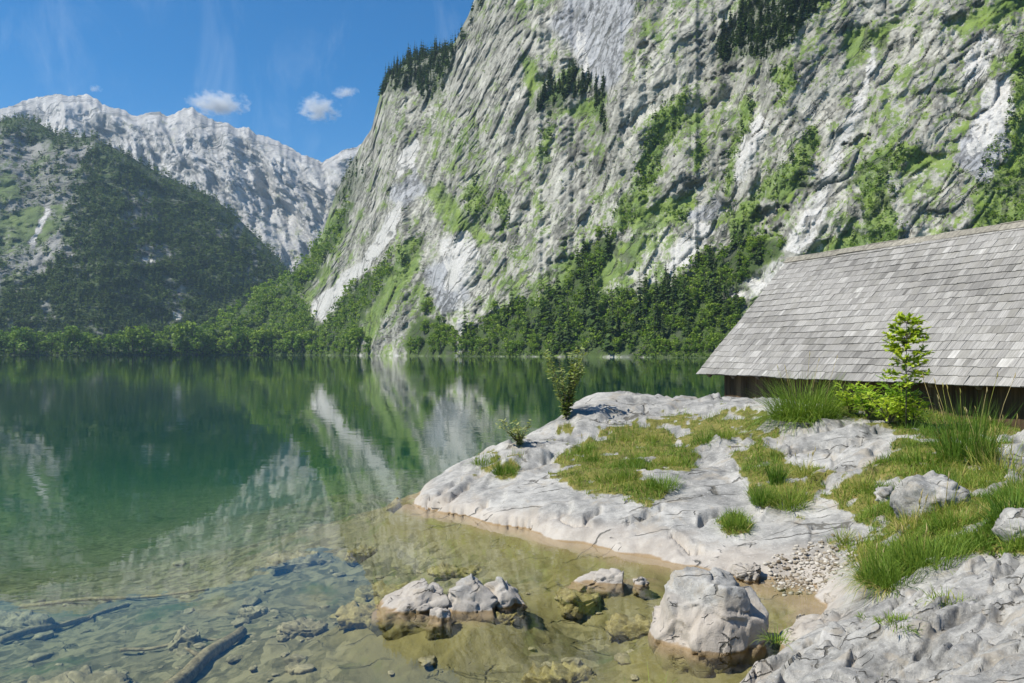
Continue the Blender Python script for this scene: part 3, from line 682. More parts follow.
def mat_ground():
    m = NT('shore_rock_and_bed'); p = m.obj(); z = m.xyz(m.pos())[2]
    at = m.attr('mask'); rgb = m.n('ShaderNodeSeparateColor', {0: at.outputs['Color']}).outputs
    col, h, (n1, n2, n3) = stone_nodes(m, p, z)
    # turf floor
    soil = m.ramp(m.noise(p, 4.0, 5, 0.7), [(0.3, (0.07, 0.06, 0.025)), (0.5, (0.14, 0.14, 0.035)), (0.7, (0.23, 0.18, 0.065))])
    tf = m.mapr(m.math('ADD', rgb[0], m.math('MULTIPLY', m.math('SUBTRACT', n2, 0.5), 1.1)), 0.35, 0.65)
    col = m.mix(tf, col, soil)
    # bed: olive gravel and silt, greyer and greener with distance from the shore
    grav = m.n('ShaderNodeTexVoronoi', {'Vector': p, 'Scale': 7.0, 'Randomness': 1.0}).outputs
    gcol = m.mix(m.mapr(m.math('ADD', m.math('MULTIPLY', m.xyz(grav['Color'])[0], 0.4), m.math('MULTIPLY', m.noise(p, 9.0, 5, 0.7), 0.9)), 0.4, 0.9), (0.07, 0.064, 0.03, 1), (0.22, 0.195, 0.105, 1))
    silt = m.mix(n1, (0.095, 0.088, 0.045, 1), (0.205, 0.18, 0.10, 1))
    bed = m.mix(m.mapr(m.math('ADD', rgb[1], m.math('SUBTRACT', n2, 0.5)), 0.3, 0.7), gcol, silt)
    weed = m.mapr(m.noise(p, 0.75, 5, 0.65), 0.55, 0.68)
    bed = m.mix(m.math('MULTIPLY', weed, 0.75), bed, (0.055, 0.085, 0.025, 1))
    yel = m.math('MULTIPLY', m.mapr(z, -0.5, -0.2), 0.5)
    bed = m.mix(yel, bed, m.mix(n2, (0.11, 0.09, 0.018, 1), (0.27, 0.225, 0.06, 1)))
    col = m.mix(m.mapr(z, -0.12, -0.30), col, bed)
    return m.out(m.pbr(col, 0.88, m.bump(h, 0.035, 1.0), 0.2))

ground_me, GP, TURFM, GPX = build_ground()
ground = tag(link('ground', ground_me, mat_ground()), None, None, None, 'structure')
def ground_z(X, Y):
    """height of the ground sheet near a point"""
    i = np.argmin(np.abs(GP[:, 0, 1] - Y)); j = np.argmin(np.abs(GP[i, :, 0] - X)); return float(GP[i, j, 2])
def ground_at(px, py):
    """ground point seen at a picture point (first hit from the viewer)"""
    a, b = ray(px, py); Ys = GP[:, 0, 1]
    for i in range(30, len(Ys)):
        zr = EYE + b * Ys[i]; j = int(np.argmin(np.abs(GP[i, :, 0] - a * Ys[i])))
        if GP[i, j, 2] >= zr: return np.array([a * Ys[i], Ys[i], GP[i, j, 2]])
    return at_z(px, py, 0)

# ---- water: a closed body whose top is a rippled mirror one can look through
def mat_water():
    m = NT('lake_water'); p = m.pos()
    big = m.mapr(m.noise(p, 0.06, 2, 0.5), 0.38, 0.66)
    w1 = m.noise(m.scale(p, (0.8, 1.3, 1)), 1.6, 3, 0.55, 0.4); w2 = m.noise(m.scale(p, (0.35, 1.0, 1)), 0.7, 3, 0.5)
    h = m.math('ADD', m.math('MULTIPLY', w1, m.math('ADD', 0.05, m.math('MULTIPLY', big, 0.35))), m.math('MULTIPLY', w2, 0.32))
    nrm = m.bump(h, 0.012, 1.0)
    fr = m.n('ShaderNodeFresnel', {'IOR': 1.27, 'Normal': nrm})
    gl = m.n('ShaderNodeBsdfGlossy', {'Color': (1, 1, 1, 1), 'Roughness': 0.012, 'Normal': nrm})
    tr = m.n('ShaderNodeBsdfTransparent', {'Color': (0.97, 0.99, 0.98, 1)})
    mx = m.n('ShaderNodeMixShader', {0: fr, 1: tr, 2: gl})
    sc = m.n('ShaderNodeVolumeScatter', {'Color': (0.04, 0.30, 0.28, 1), 'Density': 0.0085})
    ab = m.n('ShaderNodeVolumeAbsorption', {'Color': (0.28, 0.70, 0.58, 1), 'Density': 0.080})
    ad = m.n('ShaderNodeAddShader', {0: sc, 1: ab})
    return m.out(mx, ad)
xs = np.array([-1500, 700.0]); 
wv = np.array([[-1500,-8,0],[900,-8,0],[900,1500,0],[-1500,1500,0],[-1500,-8,-12],[900,-8,-12],[900,1500,-12],[-1500,1500,-12]], float)
wf = np.array([[0,1,2,3],[7,6,5,4],[0,4,5,1],[1,5,6,2],[2,6,7,3],[3,7,4,0]])
tag(link('lake_water', mesh_np('lake', wv, wf, False), mat_water()), None, None, None, 'structure')

# ---- air
def mat_haze():
    m = NT('valley_haze')
    return m.out(None, m.n('ShaderNodeVolumePrincipled', {'Color': (0.55, 0.76, 1.0, 1), 'Density': 0.000064, 'Anisotropy': 0.2}))
hb = MB(); hb.box((-50, 2450, 560), np.eye(3), (6300, 5100, 1146))
tag(link('haze', hb.mesh('haze', False), mat_haze()), None, None, None, 'stuff')
# ------------------------------------------------------------------ trees
def mat_leaf(name, stops, rough=0.6, trans=0.35):
    """tint picks the colour along the ramp"""
    m = NT(name); t = m.attr('tint').outputs['Fac']; oi = m.n('ShaderNodeObjectInfo').outputs['Random']
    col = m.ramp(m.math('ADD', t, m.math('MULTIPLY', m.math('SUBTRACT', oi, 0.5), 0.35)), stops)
    b = m.pbr(col, rough, None, 0.25)
    tr = m.n('ShaderNodeBsdfTranslucent', {'Color': m.mix(1.0, col, (1.25, 1.3, 0.6, 1), 'MULTIPLY')})
    return m.out(m.n('ShaderNodeMixShader', {0: trans, 1: b, 2: tr}))
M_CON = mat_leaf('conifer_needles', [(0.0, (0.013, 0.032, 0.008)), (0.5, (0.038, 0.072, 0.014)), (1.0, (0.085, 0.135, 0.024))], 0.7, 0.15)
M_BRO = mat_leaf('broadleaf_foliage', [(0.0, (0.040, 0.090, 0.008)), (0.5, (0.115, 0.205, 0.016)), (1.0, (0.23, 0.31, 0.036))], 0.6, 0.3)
M_FARC = mat_leaf('far_forest', [(0.0, (0.013, 0.030, 0.012)), (0.5, (0.034, 0.062, 0.019)), (1.0, (0.10, 0.15, 0.032))], 0.7, 0.2)
def mat_bark():
    m = NT('bark'); p = m.obj()
    n = m.noise(m.scale(p, (9, 9, 1.5)), 6, 4, 0.6)
    return m.out(m.pbr(m.ramp(n, [(0.35, (0.05, 0.04, 0.03)), (0.65, (0.16, 0.135, 0.11))]), 0.9, m.bump(n, 0.02), 0.1))
M_BARK = mat_bark()

def quads(C, A, B, fold=0.0):
    """one quad per row: centre C, half axes A and B"""
    V = np.stack([C - A, C - B, C + A, C + B], 1).reshape(-1, 3)
    return V, np.arange(len(V)).reshape(-1, 4)

def unit(v): return v / (np.linalg.norm(v, axis=-1, keepdims=True) + 1e-9)

def conifer_np(r, tiers, per, rad=0.17):
    C, A, B, T = [], [], [], []
    for i in range(tiers):
        f = (i + r.random() * 0.8) / tiers
        z = 0.07 + 0.91 * f; rr = rad * (1 - f) ** 0.85 * (0.75 + 0.5 * r.random()) + 0.012
        m = max(3, int(per * (1 - 0.6 * f)))
        for j in range(m):
            th = 2 * math.pi * (j + r.random() * 0.9) / m + i * 1.3; l = rr * (0.55 + 0.6 * r.random())
            d = np.array([math.cos(th), math.sin(th), -0.35 - 0.5 * (1 - f) * r.random()]); d /= np.linalg.norm(d)
            s = np.cross(d, [0, 0, 1]); s /= np.linalg.norm(s); s = s * math.cos(0.5) + np.cross(d, s) * math.sin(r.uniform(-.6, .6))
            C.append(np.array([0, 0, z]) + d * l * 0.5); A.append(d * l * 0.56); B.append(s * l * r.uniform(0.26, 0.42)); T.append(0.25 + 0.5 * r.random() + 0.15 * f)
    C.append([0, 0, 0.975]); A.append([0, 0, 0.035]); B.append([0.008, 0, 0]); T.append(0.6)
    V, Fq = quads(np.array(C), np.array(A), np.array(B)); return V, Fq, np.repeat(T, 4)

def broadleaf_np(r, lobes, leaves, size, low=0.18, wid=0.34):
    C, A, B, T = [], [], [], []
    L = []
    for i in range(lobes):
        th = r.uniform(0, 2 * math.pi); rr = wid * 0.62 * math.sqrt(r.random()); z = low + 0.2 + (0.72 - low) * r.random() ** 0.8
        rr *= 1.25 - 0.75 * abs(z - 0.5) / 0.5
        L.append((np.array([rr * math.cos(th), rr * math.sin(th), z]), r.uniform(0.10, 0.19)))
    lt = r.uniform(0, 0.4, lobes)
    for i in range(leaves):
        c0, rad = L[i % lobes]
        d = unit(r.normal(size=3) + np.array([0, 0, 0.25])); p = c0 + d * rad * r.uniform(0.6, 1.08) * np.array([1, 1, 0.85])
        nn = unit(d + 0.7 * r.normal(size=3)); a = unit(np.cross(nn, r.normal(size=3))); b = np.cross(nn, a); s = size * r.uniform(0.6, 1.3)
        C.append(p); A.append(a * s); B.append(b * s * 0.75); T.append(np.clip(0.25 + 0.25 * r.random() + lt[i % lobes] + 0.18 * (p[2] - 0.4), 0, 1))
    V, Fq = quads(np.array(C), np.array(A), np.array(B)); return V, Fq, np.repeat(T, 4)

def mesh_qt(name, V, Fq, T):
    me = mesh_np(name, V, Fq, False); set_attr(me, 'tint', T); return me

TR = np.random.default_rng(21)
CON_HI = []; BRO_HI = []
for i in range(5):
    cm = mesh_qt('conifer_crown', *conifer_np(TR, 20, 11, TR.uniform(0.13, 0.19))); cm.materials.append(M_CON)
    tb = MB(); tb.tube([[0, 0, -0.04], [0.003, 0, 0.3], [0, 0.003, 0.93]], [0.014, 0.011, 0.002], 6); tm = tb.mesh('conifer_trunk'); tm.materials.append(M_BARK)
    CON_HI.append((cm, tm))
for i in range(6):
    cm = mesh_qt('broadleaf_crown', *broadleaf_np(TR, 11, 420, 0.042, -0.12 if i % 2 else 0.02, TR.uniform(0.34, 0.46))); cm.materials.append(M_BRO)
    tb = MB(); tb.tube([[0, 0, -0.05], [0.01, 0, 0.25], [-0.01, 0.01, 0.5], [0.01, 0, 0.8]], [0.022, 0.018, 0.012, 0.003], 6)
    for q in range(4):
        th = q * 1.6 + i; tb.tube([[0, 0, 0.25 + 0.08 * q], [0.1 * math.cos(th), 0.1 * math.sin(th), 0.42 + 0.08 * q], [0.19 * math.cos(th), 0.19 * math.sin(th), 0.55 + 0.08 * q]], [0.010, 0.006, 0.002], 5)
    tm = tb.mesh('broadleaf_trunk'); tm.materials.append(M_BARK)
    BRO_HI.append((cm, tm))
CON_LO = [conifer_np(TR, 9, 7, TR.uniform(0.14, 0.2)) for i in range(6)]
BRO_LO = [broadleaf_np(TR, 7, 60, 0.075, 0.0, TR.uniform(0.36, 0.5)) for i in range(6)]
SHR_LO = [broadleaf_np(TR, 6, 44, 0.085, -0.1, TR.uniform(0.55, 0.8)) for i in range(6)]

PROTO = {}
def tree(kind, P, h, label, group, wide=1.0):
    """one tree: an empty at its foot with a trunk and a crown; later trees are copies of the first of their variant"""
    pool = CON_HI if kind == 'conifer_tree' else BRO_HI
    k = (kind, int(TR.integers(len(pool))))
    if k not in PROTO:
        root = empty(kind, (0, 0, 0), label, 'tree', group)
        link('crown', pool[k[1]][0], None, root); link('trunk', pool[k[1]][1], None, root)
        PROTO[k] = root
    else:
        src = PROTO[k]; root = src.copy(); COL.objects.link(root)
        for ch in list(src.children):
            d = ch.copy(); COL.objects.link(d); d.parent = root
        root['label'] = label; root['group'] = group
    root.location = (P[0], P[1], P[2] - 0.02 * h); root.rotation_euler = (TR.uniform(-.04, .04), TR.uniform(-.04, .04), TR.uniform(0, 6.28))
    root.scale = (h * wide, h * wide, h)
    return root

def stuff_trees(name, items, mat, label):
    """items: (variant arrays, point, height, width factor, tint shift); one mesh for a wood nobody could count"""
    VV, FF, TT = [], [], []; n = 0
    for (V, Fq, T), P, h, wf, ts in items:
        th = TR.uniform(0, 6.28); c_, s_ = math.cos(th), math.sin(th)
        W = np.empty_like(V); W[:, 0] = (V[:, 0] * c_ - V[:, 1] * s_) * h * wf; W[:, 1] = (V[:, 0] * s_ + V[:, 1] * c_) * h * wf; W[:, 2] = V[:, 2] * h
        VV.append(W + P); FF.append(Fq + n); TT.append(np.clip(T + ts, 0, 1)); n += len(V)
    me = mesh_qt(name, np.concatenate(VV), np.concatenate(FF), np.concatenate(TT))
    o = link(name, me, mat); tag(o, label, None, None, 'stuff'); return o

def sample(polys, spacing, jit=None):
    """random picture points in outlines, about one per spacing^2 pixels, far ones first"""
    out = []
    for p in polys:
        a = np.array(p, float); x0, y0 = a.min(0); x1, y1 = a.max(0)
        n = int((x1 - x0) * (y1 - y0) / spacing ** 2) + 1
        q = np.stack([TR.uniform(x0, x1, n), TR.uniform(y0, y1, n)], -1)
        ins = poly_sd(q[:, 0], q[:, 1], p) < 0.5
        out.append(q[ins])
    return np.concatenate(out)
def pc(x, y): return on_grid(x, y, CU, CV, CP_)

# single trees: the wood under the wall on the right
GRP_R = 'trees of the wood under the cliff'
lab_c = 'dark spruce in the wood at the foot of the pale cliff'
lab_b = 'bright green broadleaf tree in the wood at the foot of the pale cliff'
special = [(611,352,62,'tall dark spruce at the water beside the white beach patch'), (567,350,58,'dark spruce in the row left of the grassy spit'), (684,318,58,'tall dark spruce high in the wood left of the boathouse gable'),
           (713,308,54,'dark spruce closest to the sloping roof edge of the boathouse'), (592,330,56,'slim dark spruce behind the grassy spit'), (640,318,52,'dark pointed spruce between two pale rocks above the wood')]
for x, y, hp, lb in special:
    P = pc(x, y); tree('conifer_tree', P, hp * P[1] / F, lb, None, 1.0)
right_poly = FOREST[0]
pts = sample([right_poly], 10.5)
for x, y in pts[np.argsort(pts[:, 1])]:
    if x > 760 or y > 356: continue
    P = pc(x, y)
    if TR.random() < (0.50 if 555 < x < 745 else 0.22): tree('conifer_tree', P, TR.uniform(24, 44) * P[1] / F, lab_c, GRP_R + ', spruces')
    else: tree('broadleaf_tree', P, TR.uniform(9, 17) * P[1] / F, lab_b, GRP_R + ', broadleaf', TR.uniform(0.9, 1.25))
for x in np.arange(462, 762, 8.5):      # bushy trees along the water's edge
    P = pc(x + TR.uniform(-3, 3), 353.6)
    if 575 < x < 632: continue
    tree('broadleaf_tree', P, TR.uniform(9, 17) * P[1] / F, 'low leafy tree leaning over the water under the cliff', 'trees along the water under the cliff', 1.2)
for x, y in sample([FOREST[2]], 9.5):
    P = pc(x, min(y, 354)); tree('broadleaf_tree', P, TR.uniform(11, 20) * P[1] / F, 'leafy tree beside the thin waterfall at the foot of the cliff', 'trees beside the waterfall', 1.1)
# the band along the far shore
for x in np.arange(-40, 372, 4.6):
    xx = x + TR.uniform(-4, 4); P = pc(xx, 354.4 - TR.uniform(0, 1.8))
    tree('broadleaf_tree', P, TR.uniform(12, 24) * (1.0 + 0.3 * math.sin(x * 0.11) + 0.2 * math.sin(x * 0.37)) * P[1] / F, 'rounded green tree in the band along the far shore', 'trees in the band along the far shore', TR.uniform(0.9, 1.3))
# conifers standing on the ledges
for poly, lb in ((CONIFER[2], 'small dark spruce in the slanting row on the grassy ledge halfway up the cliff'), (CONIFER[3], 'dark spruce right of the slanting row on the grassy ledge')):
    for x, y in sample([poly], 6.3):
        P = pc(x, y); tree('conifer_tree', P, TR.uniform(14, 24) * P[1] / F, lb, 'spruces on the grassy ledge: ' + ('row' if poly is CONIFER[2] else 'right'))
for x, y in sample([CONIFER[4]], 9):
    P = pc(x, y); tree('conifer_tree', P, TR.uniform(18, 30) * P[1] / F, 'dark spruce in the stand at the top edge of the cliff', 'spruces in the stand at the top of the cliff')
for x, y in sample([CONIFER[0]], 6.6):
    P = pc(x, y); tree('conifer_tree', P, TR.uniform(13, 21) * P[1] / F, 'dark spruce on the wooded shoulder left of the cliff top', 'spruces on the wooded shoulder')

# woods nobody could count
items_c, items_b = [], []
for x, y in sample([FOREST[1]], 4.3):
    if y > 353: continue
    P = pc(x, y)
    if TR.random() < 0.18: items_c.append((CON_LO[TR.integers(6)], P, TR.uniform(13, 20) * P[1] / F, 1.0, 0.1))
    else: items_b.append((BRO_LO[TR.integers(6)], P, TR.uniform(8, 14) * P[1] / F, 1.1, TR.normal() * 0.13 + 0.02))
for x, y in sample([FOREST[0]], 6.5):
    if y > 353: continue
    P = pc(x, y); items_b.append((BRO_LO[TR.integers(6)], P, TR.uniform(8, 14) * P[1] / F, 1.2, TR.normal() * 0.12 - 0.02))
for x, y in sample([CONIFER[0], CONIFER[1], CONIFER[5], CONIFER[4], CONIFER[0], CONIFER[4]], 4.8):
    P = pc(x, y); items_c.append((CON_LO[TR.integers(6)], P, TR.uniform(8, 15) * P[1] / F, 1.1, TR.normal() * 0.1))
for x, y in sample(SHRUB, 4.6):
    P = pc(x, y); f_ = TR.random()
    if f_ < 0.2: items_c.append((CON_LO[TR.integers(6)], P, TR.uniform(9, 18) * P[1] / F, 1.0, TR.normal() * 0.1))
    else: items_b.append((SHR_LO[TR.integers(6)], P, TR.uniform(4, 8.5) * P[1] / F, 1.1, TR.normal() * 0.14 - 0.05))
sx = np.stack([TR.uniform(330, 1060, 5200), TR.uniform(-20, 345, 5200)], -1)   # scattered bushes on the ledges
sn = fbm(v3(sx[:, 0] * 0.92 / 24 + sx[:, 1] * 0.4 / 24, sx[:, 1] * 0.9 / 46 - sx[:, 0] * 0.4 / 46, 0 * sx[:, 0] + 4), 4)
bad = pmask(sx[:, 0], sx[:, 1], CHUTE + SLAB + PALE, 3)
for (x, y), n_, b_ in zip(sx, sn, bad):
    if y < curve(SIL, x) + 3 or b_ > 0.3 or n_ + TR.normal() * 0.25 < 0.30: continue
    P = pc(x, y); items_b.append((SHR_LO[TR.integers(6)], P, TR.uniform(1.6, 5.0) * P[1] / F, 1.1, TR.normal() * 0.13 - 0.1))
for x in np.arange(-60, 372, 3.0):
    P = pc(x, 354.9); items_b.append((SHR_LO[TR.integers(6)], P, TR.uniform(3, 8) * P[1] / F, 1.2, TR.normal() * 0.15))
for x in np.arange(455, 775, 2.6):
    if 572 < x < 634: continue
    P = pc(x, curve([(455, 356.1), (700, 357.2), (780, 357.8)], x)); items_b.append((SHR_LO[TR.integers(6)], P, TR.uniform(3, 9) * P[1] / F, 1.2, TR.normal() * 0.15 - 0.05))
for x in np.arange(-60, 300, 9.0):
    P = pc(x + TR.uniform(-4, 4), 352.5); items_c.append((CON_LO[TR.integers(6)], P, TR.uniform(18, 32) * P[1] / F, 0.9, TR.normal() * 0.1 + 0.1))
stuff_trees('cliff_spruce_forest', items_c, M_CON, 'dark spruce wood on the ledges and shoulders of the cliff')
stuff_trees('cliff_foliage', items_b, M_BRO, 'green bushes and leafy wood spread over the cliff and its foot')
items = []
sx = np.stack([TR.uniform(-250, 350, 23000), TR.uniform(110, 357, 23000)], -1)
for x, y in sx:
    if x < 0 and TR.random() < 0.7: continue
    if y < curve(SIL2, x) or y > curve(SIL, x) + 8: continue
    j = int(np.clip(np.searchsorted(MU, x), 1, len(MU) - 1)); i = int(np.clip(np.searchsorted(-MV[:, j], -y), 1, MV.shape[0] - 1))
    if TR.random() > MDENS[i, j]: continue
    P = MP[i, j] + np.array([TR.uniform(-3, 3), 0, 0])
    sc_ = P[1] / F
    if TR.random() < 0.75: items.append((CON_LO[TR.integers(6)], P, TR.uniform(7.5, 12.5) * sc_, 1.1, TR.normal() * 0.13 + 0.1))
    else: items.append((BRO_LO[TR.integers(6)], P, TR.uniform(5, 8) * sc_, 1.2, TR.normal() * 0.12 + 0.45))
stuff_trees('mountain_forest', items, M_FARC, 'dark spruce forest covering the mountain on the far left')
# ------------------------------------------------------------------ boathouse
HO = np.array([4.89, 21.0, 0.0]); HE1 = np.array([math.sin(R(22.5)), -math.cos(R(22.5)), 0]); HE2 = np.array([math.cos(R(22.5)), math.sin(R(22.5)), 0]); HZ = np.array([0, 0, 1.0])
ZE, ZR, RUN, LEN = 1.93, 5.077, 3.073, 13.2
HR = np.random.default_rng(5)
house = empty('boathouse', tuple(HO), 'weathered wooden boathouse with a large grey shingle roof at the lake edge', 'boathouse')
def hp(a, b, z): return HE1 * a + HE2 * b + HZ * z       # relative to the house origin
def mat_shingle():
    m = NT('weathered_shingles'); g = m.attr('grain').outputs['Vector']; t = m.attr('tint').outputs['Fac']
    n1 = m.noise(m.scale(g, (55, 2.2, 1)), 1.0, 4, 0.65); n2 = m.noise(m.scale(g, (1.1, 0.8, 1)), 1.0, 4, 0.6); n3 = m.noise(m.scale(g, (14, 9, 1)), 1.0, 4, 0.6)
    col = m.ramp(t, [(0.0, (0.11, 0.106, 0.098)), (0.40, (0.22, 0.213, 0.20)), (0.75, (0.31, 0.301, 0.284)), (1.0, (0.45, 0.44, 0.415))])
    col = m.mix(0.75, col, m.ramp(n1, [(0.34, (0.42, 0.41, 0.40)), (0.6, (1.18, 1.18, 1.17))]), 'MULTIPLY')
    col = m.mix(m.math('MULTIPLY', m.mapr(n2, 0.48, 0.66), 0.6), col, (0.19, 0.182, 0.16, 1))
    col = m.mix(m.math('MULTIPLY', m.mapr(n3, 0.62, 0.74), 0.5), col, (0.10, 0.10, 0.09, 1))
    return m.out(m.pbr(col, 0.8, m.bump(n1, 0.004), 0.3))
def mat_wood(name, lo, hi, ax=2):
    m = NT(name); p = m.obj(); s = [14, 14, 14]; s[ax] = 0.8
    n = m.noise(m.scale(p, tuple(s)), 1.0, 5, 0.65); t = m.attr('tint').outputs['Fac']
    col = m.mix(m.mapr(n, 0.3, 0.7), (*lo, 1), (*hi, 1)); col = m.mix(1.0, col, m.ramp(t, [(0.0, 0.5), (1.0, 1.2)]), 'MULTIPLY')
    return m.out(m.pbr(col, 0.8, m.bump(n, 0.006), 0.25))
M_SH = mat_shingle(); M_WALL = mat_wood('dark_planks', (0.045, 0.030, 0.017), (0.13, 0.088, 0.05)); M_BEAM = mat_wood('grey_beams', (0.12, 0.10, 0.085), (0.27, 0.235, 0.20), 1)

sl = math.hypot(RUN, ZR - ZE); NROW = 21; ex = sl / NROW
up = (HE2 * RUN + HZ * (ZR - ZE)) / sl; nrm = np.cross(HE1, up); nrm = nrm if nrm[2] > 0 else -nrm
def shingle_side(flip):
    """rows of split shingles, each piece its own thickness, width, tone and small tilt"""
    b = MB(); G = []
    e2 = -HE2 if flip else HE2; u_ = (e2 * RUN + HZ * (ZR - ZE)) / sl; n_ = np.cross(HE1, u_); n_ = n_ if n_[2] > 0 else -n_
    o = (HE2 * (2 * RUN) if flip else 0 * HE2) + HZ * ZE
    for r in range(NROW):
        a = -HR.uniform(0, 0.02); wob = HR.normal() * 0.004
        while a < LEN:
            w_ = HR.choice([0.09, 0.12, 0.16, 0.2, 0.26], p=[.22, .25, .25, .18, .10]) * HR.uniform(0.85, 1.15)
            th = HR.uniform(0.014, 0.026); s0 = r * ex - 0.012 + wob + HR.normal() * 0.006; ln = min(ex * 1.75, sl - s0 + 0.02)
            tilt = 0.064 + HR.normal() * 0.010
            ax1 = HE1; ax2 = u_ * math.cos(tilt) - n_ * math.sin(tilt); ax3 = np.cross(ax1, ax2); ax3 = ax3 if ax3 @ n_ > 0 else -ax3
            yaw = HR.normal() * 0.012; ax1, ax2 = ax1 * math.cos(yaw) + ax2 * math.sin(yaw), ax2 * math.cos(yaw) - ax1 * math.sin(yaw)
            cen = o + HE1 * (a + w_ / 2) + u_ * (s0 + 0.010 * math.sin(a * 1.3 + r * 0.9) + 0.008 * math.sin(a * 3.1 + r * 2.3)) + n_ * (0.040 + 0.012 * math.sin(a * 0.9 + 0.5 * r)) + ax2 * ln / 2
            lobe = 0.5 + 0.125 * HR.normal() + 0.10 * math.sin(a * 0.8 + r * 0.5)
            if HR.random() < 0.08: lobe += HR.uniform(-0.2, 0.2)
            b.box(cen, [ax1, ax2, ax3], (w_ - HR.uniform(0.002, 0.007), ln, th), float(np.clip(lobe, 0, 1)))
            off = HR.uniform(0, 40); ga, gs = a + off, r * 0.7 + HR.uniform(0, 20)
            G += [[ga + (w_ if q & 4 else 0), gs + (ln if q & 2 else 0), 0] for q in range(8)]
            a += w_
    me = b.mesh('shingles', False); set_attr(me, 'grain', np.array(G)); return me
roof = link('roof', shingle_side(False), M_SH, house)
link('back_roof', shingle_side(True), M_SH, house)
dk = MB()                                                   # board deck under the shingles
for f in (0, 1):
    e2 = -HE2 if f else HE2; u_ = (e2 * RUN + HZ * (ZR - ZE)) / sl; n_ = np.cross(HE1, u_); n_ = n_ if n_[2] > 0 else -n_
    o = (HE2 * (2 * RUN) if f else 0 * HE2) + HZ * ZE
    dk.box(o + HE1 * (LEN / 2 + 0.03) + u_ * (sl / 2 + 0.01) - n_ * 0.014, [HE1, u_, n_], (LEN - 0.08, sl - 0.06, 0.028), 0.5)
link('roof_deck', dk.mesh('deck', False), M_BEAM, house)
rc = MB(); a = -0.06                                        # ridge boards, slightly uneven
while a < LEN:
    w_ = HR.uniform(0.5, 0.9)
    for s_ in (1, -1):
        e2 = HE2 * s_; ax = unit(HE2 * s_ * RUN - HZ * (ZR - ZE) * 1.0)
        n_ = np.cross(HE1, ax); n_ = n_ if n_[2] > 0 else -n_
        rc.box(HE2 * RUN + HZ * (ZR + 0.075 + HR.normal() * 0.006) + HE1 * (a + w_ / 2) + ax * (0.085 + 0.01 * (s_ < 0)) , [HE1, ax, n_], (w_ * 1.06, 0.2, 0.026), float(HR.uniform(0.3, 0.8)))
    a += w_
link('ridge_cap', rc.mesh('ridge_cap', False), mat_wood('ridge_boards', (0.15, 0.14, 0.115), (0.31, 0.29, 0.24), 0), roof)
# walls of upright planks
WA, WB = 0.57, 0.45
def planks(p0, p1, z0, ztop, name):
    b = MB(); d = p1 - p0; L_ = np.linalg.norm(d); d = d / L_; n_ = np.cross(d, HZ); a = 0
    while a < L_:
        w_ = min(HR.uniform(0.16, 0.26), L_ - a); zt = ztop(a + w_ / 2); t_ = HR.uniform(0.024, 0.034)
        b.box(p0 + d * (a + w_ / 2) + HZ * (z0 + zt) / 2 + n_ * t_ / 2, [d, n_, HZ], (w_ - 0.006, t_, zt - z0), float(HR.uniform(0.2, 1))); a += w_
    b.box(p0 + d * L_ / 2 + HZ * (z0 + min(ztop(0), ztop(L_))) / 2 - n_ * 0.025, [d, n_, HZ], (L_ - 0.02, 0.04, min(ztop(0), ztop(L_)) - z0 - 0.02), 0.2)
    return link(name, b.mesh(name, False), M_WALL, house)
zw = ZE + WB * (ZR - ZE) / RUN - 0.09
A0 = hp(WA, WB, 0); A1 = hp(LEN - 0.5, WB, 0); B0 = hp(WA, 2 * RUN - WB, 0); B1 = hp(LEN - 0.5, 2 * RUN - WB, 0)
planks(A0, A1, 0.93, lambda a: zw, 'wall'); planks(B1, B0, 0.93, lambda a: zw, 'wall')
gz = lambda a: ZE + (RUN - abs(a + WB - RUN)) * (ZR - ZE) / RUN - 0.09
planks(B0, A0, 0.3, gz, 'gable_wall'); planks(A1, B1, 0.93, gz, 'gable_wall')
# sill beam, posts in the water, stone base, rafters
bm_ = MB(); bm_.box(hp(WA + (LEN - 0.5 - WA) / 2, WB + 0.02, 0.83), [HE1, HE2, HZ], (LEN - 0.5 - WA + 0.1, 0.2, 0.2), 0.6)
link('sill_beam', bm_.mesh('sill', False), M_BEAM, house)
def mat_footing():
    m = NT('pale_stone_footing'); p = m.obj(); n = m.noise(m.scale(p, (1, 1, 0.3)), 9, 5, 0.6)
    return m.out(m.pbr(m.ramp(n, [(0.35, (0.2, 0.195, 0.19)), (0.6, (0.5, 0.49, 0.48))]), 0.85, m.bump(n, 0.02), 0.2))
ft = MB(); ft.box(hp(WA + 6.3, WB + 0.10, 0.10), [HE1, HE2, HZ], (LEN - 1.2, 0.3, 1.25), 0.6); link('stone_footing', ft.mesh('footing', False), mat_footing(), house)
for a_ in np.arange(0.3, LEN, 0.95):
    r_ = MB(); ax = unit(HE2 * RUN + HZ * (ZR - ZE)); n_ = np.cross(HE1, ax); n_ = n_ if n_[2] > 0 else -n_
    r_.box(HE1 * a_ + HZ * ZE + ax * 0.62 - n_ * 0.105, [HE1, ax, n_], (0.09, 1.1, 0.12), 0.3); link('rafter', r_.mesh('rafter', False), M_BEAM, house)
for b_, z_ in ((WB, zw - 0.05), (RUN, ZR - 0.42), (2 * RUN - WB, zw - 0.05)):
    r_ = MB(); r_.box(hp(WA / 2 + 0.1, b_ + 0.05, z_), [HE1, HE2, HZ], (WA + 0.1, 0.14, 0.16), 0.3); link('purlin', r_.mesh('purlin', False), M_BEAM, house)
for b_ in (WB + 0.05, RUN, 2 * RUN - WB - 0.05):
    r_ = MB(); r_.tube([hp(WA + 0.1, b_, -2.5), hp(WA + 0.1, b_, 0.9)], 0.12, 10, 0.4); link('post', r_.mesh('post'), M_BEAM, house)
